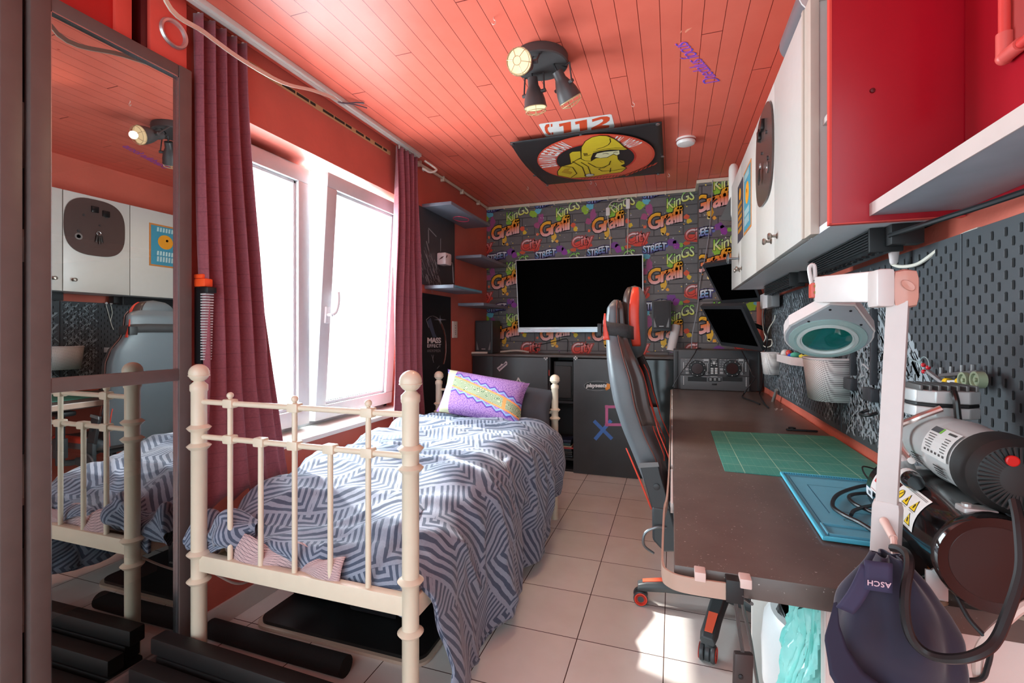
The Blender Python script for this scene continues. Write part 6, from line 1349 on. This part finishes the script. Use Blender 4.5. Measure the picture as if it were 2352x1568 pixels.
t=thing('plastic_pouch','clear teal tinted pouch with small parts under the air tank','pouch',(.40,1.06,.742)); mb=MB()
mb.grid(lambda u,v:Vector((.388+.050*u,.955+.17*v,.744+.022*math.sin(PI*u)*(.6+.4*noise.noise(Vector((u*5,v*6,1)))))),14,20); mb.build('film',mat('teal_film',(30,110,120),.12,coat=.5),t,smooth=60,solid=.001)
mb=MB(); 
for k in range(8): mb.obox((.398+rnd.uniform(0,.02),.965+.019*k,.757+rnd.uniform(0,.008)),(.014,.004,0),(0,.006,0),(0,0,.006))
mb.build('small_parts',mat('orange_parts',(230,130,60),.4),t)
mb=MB(); mb.box(.345,.40,.96,1.03,.7405,.80,bev=.004); tag(mb.build('black_block',BK),'black block standing right behind the lamp base','block')
# cables in the near right corner
mb=MB(); P=[ay(2330,1150,.78),ay(2340,1200,.76),ay(2346,1290,.74),ay(2335,1350,.73),ay(2310,1420,.72),ay(2290,1465,.715),ay(2265,1492,.71),ay(2220,1510,.71),ay(2170,1512,.72),ay(2130,1500,.73),ay(2100,1475,.735),ay(2084,1440,.74),ay(2078,1395,.75),ay(2080,1350,.76),ay(2088,1300,.775),ay(2085,1275,.79),ay(2070,1262,.81),ay(2050,1258,.83)]; mb.tube(P,.0058); tag(mb.build('power_cable',BLKC),'thick black power cable looping from the compressor over the cap','cable')
mb=MB(); P=[ay(2420,1360,.83),ay(2352,1392,.83),ay(2310,1425,.83),ay(2270,1462,.83),ay(2250,1495,.83),ay(2244,1530,.83),ay(2250,1575,.83),ay(2252,1640,.83)]; mb.tube(P,.0062); tag(mb.build('pink_cable',mat('pinkish_cable')),'pinkish white cable hanging at the right edge in front of the panel','cable')
mb=MB(); P=[ay(2195,1365,.845),ay(2225,1420,.84),ay(2262,1462,.83),ay(2275,1490,.82),ay(2268,1530,.82),ay(2250,1560,.82),ay(2180,1560,.82),ay(2140,1568,.82)]; mb.tube(P,.0032); tag(mb.build('thin_black_cable',BLKC),'thin black cable looping in front of the pale end panel','cable')
# ============================================================ UNDER THE DESK
t=thing('waste_bin','grey waste bin with white rim and dark liner under the desk','bin',(.33,1.22,0)); mb=MB(); mb.lathe((.335,1.23,0),(0,0,1),[(.11,0),(.13,.40),(.128,.40),(.105,.02)],36,sx=1.0,sy=1.05); mb.build('body',mat('dark_grey_bin',(62,70,72),.4),t)
mb=MB(); mb.lathe((.335,1.23,.40),(0,0,1),[(.135,-.06),(.137,.03),(.132,.085),(.118,.11),(.10,.112),(.10,.09),(.112,.05)],36,sy=1.05); mb.build('rim',mat('white_bin_rim',(226,228,228),.3),t)
mb=MB(); mb.grid(lambda u,v:Vector((.335,1.23,.50))+Vector(((.108-.05*v)*math.cos(2*PI*u),(.108-.05*v)*math.sin(2*PI*u),.03*math.sin(u*40)*.4+.016*math.sin(v*9)+.012*noise.noise(Vector((u*20,v*8,2))))),50,8,closeu=True); mb.build('liner',mat('black_liner',(32,34,34),.2),t,smooth=30,solid=.001)
t=thing('plastic_bag','pale turquoise plastic bag full of rubbish under the desk end','bag',(.215,1.03,0)); 
def bag(u,v):
    a_=2*PI*u; h=v; r=(.058+.022*math.sin(PI*min(1,h*1.05)))*(1 if h<.8 else 1-(h-.8)*1.6); q_=noise.noise(Vector((math.cos(a_)*1.6,math.sin(a_)*1.6,h*5)))*.034+abs(noise.noise(Vector((math.cos(a_)*4,math.sin(a_)*4,h*9))))*.030-abs(noise.noise(Vector((math.cos(a_)*9,math.sin(a_)*9,h*17))))*.014
    return Vector((.250+(r+q_)*math.cos(a_)*.85,1.0+(r+q_)*math.sin(a_)*.75,.012+.655*h+.02*math.sin(a_*3)*h))
m,nt,b=new_mat('turquoise_bag_film'); b.inputs['Base Color'].default_value=rgb(150,226,216); b.inputs['Roughness'].default_value=.25; b.inputs['Transmission Weight'].default_value=.0; b.inputs['Subsurface Weight'].default_value=.0
n=noi(nt,tex(nt),14,4); nt.links.new(mixc(nt,ramp(nt,n,.35,.65),rgb(170,236,228),rgb(120,212,204)),b.inputs['Base Color'])
mb=MB(); mb.grid(bag,90,90,closeu=True); mb.build('film',m,t,smooth=35)
# ============================================================ GAMING CHAIR
LE=mat('black_leatherette',(98,104,108),.42,spec=.6,bmp=.05,scale=120); LE2=mat('brown_black_edge_leather',(66,52,48),.35,bmp=.05,scale=120); RDL=mat('coral_red_leatherette',(232,74,52),.38); PLB=mat('black_nylon_base',(66,72,74),.45); 
ch=thing('gaming_chair','black and red gaming chair seen side-on, backrest leaning left of the desk','chair',(.12,2.12,0)); CY_=2.12
back=[(.46,-.080,-.0),(.56,-.115,-.012),(.66,-.155,-.018),(.76,-.196,-.068),(.87,-.230,-.100),(.97,-.248,-.118),(1.05,-.257,-.150),(1.12,-.262,-.180),(1.19,-.264,-.192),(1.25,-.258,-.196),(1.285,-.236,-.206)]
wd=[.20,.225,.238,.245,.262,.268,.255,.215,.205,.20,.175]
def lerp(a,b,t): return a+(b-a)*t
def bk(h):
    x=h*(len(back)-1); i=min(int(x),len(back)-2); t=x-i; return [lerp(back[i][k],back[i+1][k],t) for k in range(3)]+[lerp(wd[i],wd[i+1],t)]
NSEC=28
def bsec(u,v):
    z,xb,xf,w_=bk(v); a_=2*PI*u; c_=math.cos(a_); s_=math.sin(a_)
    yy=w_*math.copysign(abs(c_)**.55,c_); th=(xf-xb); e=abs(yy)/w_
    hol=1-.45*(1-e**3)  # bolsters stand proud of the hollow middle
    if s_>=0: x=xb+th*(.5+.5*(abs(s_)**.6)*hol) if 1 else 0
    else: x=xb+th*(.5-.5*abs(s_)**.6)
    cap=1-max(0,(v-.93)/.07)**2*.25
    return Vector((x,CY_+yy*cap,z))
mb=MB(); mb.grid(bsec,56,40,closeu=True); nb=40; mb.poly([bsec(i/56,1) for i in range(56)]); mb.poly([bsec(i/56,0) for i in range(56)][::-1])
br_=mb.build('backrest',LE,ch,smooth=60)
# dark edge band and piping that follow the near bolster front
def bol(v,f,side=-1,o=.004):
    z,xb,xf,w_=bk(v); return Vector((lerp(xb,xf,f)+ (o if f>.5 else 0),CY_+side*(w_*(.93 if f>.8 else .985)+o),z))
for sd_ in (-1,1):
    mb=MB(); mb.grid(lambda u,v:bol(.33+.65*v,.70+.42*u,sd_,.0035),6,30); mb.build('edge_band',LE2,ch,smooth=60,solid=.003)
    mb=MB(); mb.tube([bol(.10+.88*k/24,.68,sd_,.005) for k in range(25)],.0022,6); mb.build('piping',mat('brown_piping',(120,70,60),.4),ch)
    mb=MB(); mb.grid(lambda u,v:bol(.0+.24*v,-.0+.09*u*(1-.6*v),sd_,.003),4,14); mb.build('lower_red_stripe',RDL,ch,smooth=60,solid=.003)
    mb=MB(); mb.grid(lambda u,v:bol(.70+.16*v,.02+.30*u*(1-.7*v),sd_,.0035),5,10); mb.build('shoulder_red_panel',RDL,ch,smooth=60,solid=.003)
for y0_,y1_,sg in ((-.205,-.15,-1),(.15,.205,1)):
    for q_ in (0,1):
        mb=MB(); mb.grid(lambda u,v:(lambda b_:Vector((b_[2]+.006+.012*math.sin(PI*v)-.02*(q_),CY_+sg*(.195-.05*q_-.045*v)+(.014*(1-q_*.4))*(u-.5),b_[0])))(bk(.18+.36*v)),3,20); mb.build('front_red_stripe',RDL,ch,smooth=60,solid=.004)
# head cushion with strap
mb=MB(); hcn=Vector((-.165,2.12,1.195))
def cush(u,v):
    a_=2*PI*u; c_,s_=math.cos(a_),math.sin(a_); z=-.158+.316*v; k=(1-abs(2*v-1)**3.2)**.42; k=max(k,.02); lean=-.10*(z)*.5
    return hcn+Vector((.050*k*math.copysign(abs(c_)**.8,c_)+lean*.2+.012,.135*k*math.copysign(abs(s_)**.6,s_),z))
mb.grid(cush,48,30,closeu=True); hcsh=mb.build('head_cushion',LE,ch,smooth=80)
mb=MB(); mb.grid(lambda u,v:(lambda p:p+Vector((.002,-.004,0)))(cush(.74+.10*u-.03*math.sin(PI*v),.18+.77*v)),6,24); mb.build('red_panel',RDL,hcsh,smooth=80,solid=.004)
mb=MB(); mb.grid(lambda u,v:(lambda p:p+Vector((-.002,-.003,0)))(cush(.60+.13*u,.34+.62*v)),6,24); mb.build('brown_panel',LE2,hcsh,smooth=80,solid=.003)
mb=MB(); 
def strap(u,v):
    a_=2*PI*u; c_,s_=math.cos(a_),math.sin(a_); return Vector((-.210+.062*math.copysign(abs(c_)**.5,c_),CY_+.214*math.copysign(abs(s_)**.4,s_),1.135+.052*v-.03*(c_*.5)))
mb.grid(strap,40,3,closeu=True); mb.build('elastic_strap',mat('dark_elastic',(52,50,50),.7,bmp=.3,scale=200),ch,smooth=60,solid=.004)
mb=MB(); p=ay(1380,768,1.90); mb.box(-.284,-.268,1.90,1.945,1.135,1.185,bev=.003); mb.build('strap_buckle',BK,ch)
# seat, hinge covers, arm, lift, base
mb=MB()
def seat(u,v):
    a_=2*PI*u; x=-.06+.50*v; k=(1-abs(2*v-1)**5)**.5; c_,s_=math.cos(a_),math.sin(a_); yy=.255*math.copysign(abs(c_)**.4,c_)*(.85+.15*k); e=abs(yy)/.255
    return Vector((x,CY_+yy,.475+(.055*k*(.35+.65*e**3) if s_>0 else -.055*k)*abs(s_)**.5))
mb.grid(seat,48,24,closeu=True); mb.poly([seat(i/48,0) for i in range(48)]); mb.poly([seat(i/48,1) for i in range(48)]); mb.build('seat',LE,ch,smooth=60)
mb=MB(); mb.grid(lambda u,v:(lambda p:p+Vector((0,-.003,.003)))(seat(.40+.10*u,.25+.6*v)),5,14); mb.build('seat_red_panel',RDL,ch,smooth=60,solid=.004)
for sg in (-1,1):
    yv=CY_+sg*.262; d_=.018*sg; mb=MB(); mb.prism([(-.118,yv,.655),(-.050,yv,.664),(-.040,yv,.62),(.004,yv,.46),(-.062,yv,.455)],(0,d_,0)); hg=mb.build('hinge_cover',mat('dark_hinge_cover',(48,49,51),.4),ch,bevel=.004)
    mb=MB(); mb.prism([(-.122,yv+d_,.640),(-.118,yv+d_,.658),(-.050,yv+d_,.667),(-.046,yv+d_,.652)],(0,d_*.3,0)); mb.build('cover_cap',mat('grey_cap',(150,154,156),.35),hg)
    mb=MB(); mb.lathe((-.055,yv+d_,.575),(0,sg,0),[(.012,0),(.012,.005),(.009,.006),(0,.006)],16); mb.build('bolt_cap',mat('dark_hinge_cover'),hg)
    mb=MB(); mb.prism([(-.072,yv,.50),(-.006,yv,.50),(.02,yv,.40),(.10,yv,.40),(.10,yv,.355),(-.03,yv,.335),(-.07,yv,.375)],(0,d_*1.2,0)); mb.build('recliner_box',mat('dark_recliner',(58,62,64),.45),ch,bevel=.008)
mb=MB(); mb.tube([(-.02,CY_-.285,.43),(-.055,CY_-.295,.43),(-.095,CY_-.30,.405),(-.10,CY_-.30,.36),(-.065,CY_-.29,.33)],.005,8); mb.build('recline_lever',mat('steel_lever',(130,132,134),.3,metal=.7),ch)
for sg in (-1,1):
    mb=MB(); mb.box(.06,.28,CY_+sg*.33-.04,CY_+sg*.33+.04,.655,.685,bev=.012); ar=mb.build('arm_pad',BK,ch); mb=MB(); mb.cyl((.16,CY_+sg*.32,.36),(.16,CY_+sg*.32,.655),.022,seg=14).box(.12,.20,CY_+sg*.32-.02,CY_+sg*.32+.02,.40,.52,bev=.008).tube([(.16,CY_+sg*.32,.37),(.16,CY_+sg*.24,.36),(.16,CY_+sg*.12,.40)],.018,8); mb.build('arm_post',PLB,ar)
mb=MB(); mb.box(.06,.30,CY_-.12,CY_+.12,.385,.42,bev=.01); mb.build('tilt_mechanism',PLB,ch)
hub=Vector((.195,2.10,0)); mb=MB(); mb.cyl(hub+Vector((0,0,.10)),hub+Vector((0,0,.27)),.034,seg=20).cyl(hub+Vector((0,0,.27)),hub+Vector((0,0,.40)),.02,seg=16); mb.build('gas_lift',mat('black_lift',(40,42,44),.3),ch)
mb=MB(); mb.cyl(hub+Vector((0,0,.075)),hub+Vector((0,0,.13)),.052,.045,seg=24); mb.build('base_hub',PLB,ch)
a0=math.atan2(1.78-2.10,.117-.195)
for k in range(5):
    a_=a0+k*2*PI/5; dx=Vector((math.cos(a_),math.sin(a_),0)); sx_=Vector((-dx.y,dx.x,0)); mb=MB(); Lg=.335
    sec=[(.03,.034,.118,.070),(.12,.032,.118,.072),(.22,.030,.112,.070),(.30,.031,.100,.064),(Lg,.026,.088,.060)]
    vs=[]; 
    for r_,hw,zt_,zb_ in sec: 
        p=hub+dx*r_; vs+= [p+sx_*hw*.65+Vector((0,0,zt_)),p+sx_*hw+Vector((0,0,(zt_+zb_)/2)),p+sx_*hw*.8+Vector((0,0,zb_)),p-sx_*hw*.8+Vector((0,0,zb_)),p-sx_*hw+Vector((0,0,(zt_+zb_)/2)),p-sx_*hw*.65+Vector((0,0,zt_))]
    fs=[(i*6+j,i*6+(j+1)%6,(i+1)*6+(j+1)%6,(i+1)*6+j) for i in range(4) for j in range(6)]+[(5,4,3,2,1,0),tuple(24+j for j in range(6))]
    mb.add(vs,fs); lg=mb.build('base_leg',PLB,ch,bevel=.004)
    mb=MB(); P=[hub+dx*r_+sx_*w__+Vector((0,0,z_)) for r_,w__,z_ in ((.215,-.016,.1145),(.215,.016,.1145),(.315,.013,.097),(.315,-.013,.097))]; mb.prism(P,(0,0,.0025)); mb.build('red_inlay',mat('coral_inlay',(246,106,76),.4),lg)
    cs=hub+dx*(Lg-.012); mb=MB(); mb.box(cs.x-.012,cs.x+.012,cs.y-.012,cs.y+.012,.046,.070,bev=.005); mb.lathe(cs+Vector((0,0,.03))-sx_*.010,sx_,[(.022,0),(.027,.004),(.027,.016),(.022,.020)],18); ct=mb.build('caster_fork',PLB,lg)
    for sg in (-1,1):
        mb=MB(); mb.lathe(cs+Vector((0,0,.0305))+sx_*sg*.012,sx_*sg,[(.0,.0),(.028,.0),(.030,.004),(.030,.011),(.026,.014),(.0,.015)],24); mb.build('wheel',mat('dark_wheel',(72,76,78),.35),ct)
        mb=MB(); mb.lathe(cs+Vector((0,0,.0305))+sx_*sg*.0265,sx_*sg,[(.024,0),(.026,.002),(.022,.0025),(.021,0)],24); mb.build('red_rim',mat('red_rim',(240,70,50),.35),ct)
bpy.context.view_layer.update()
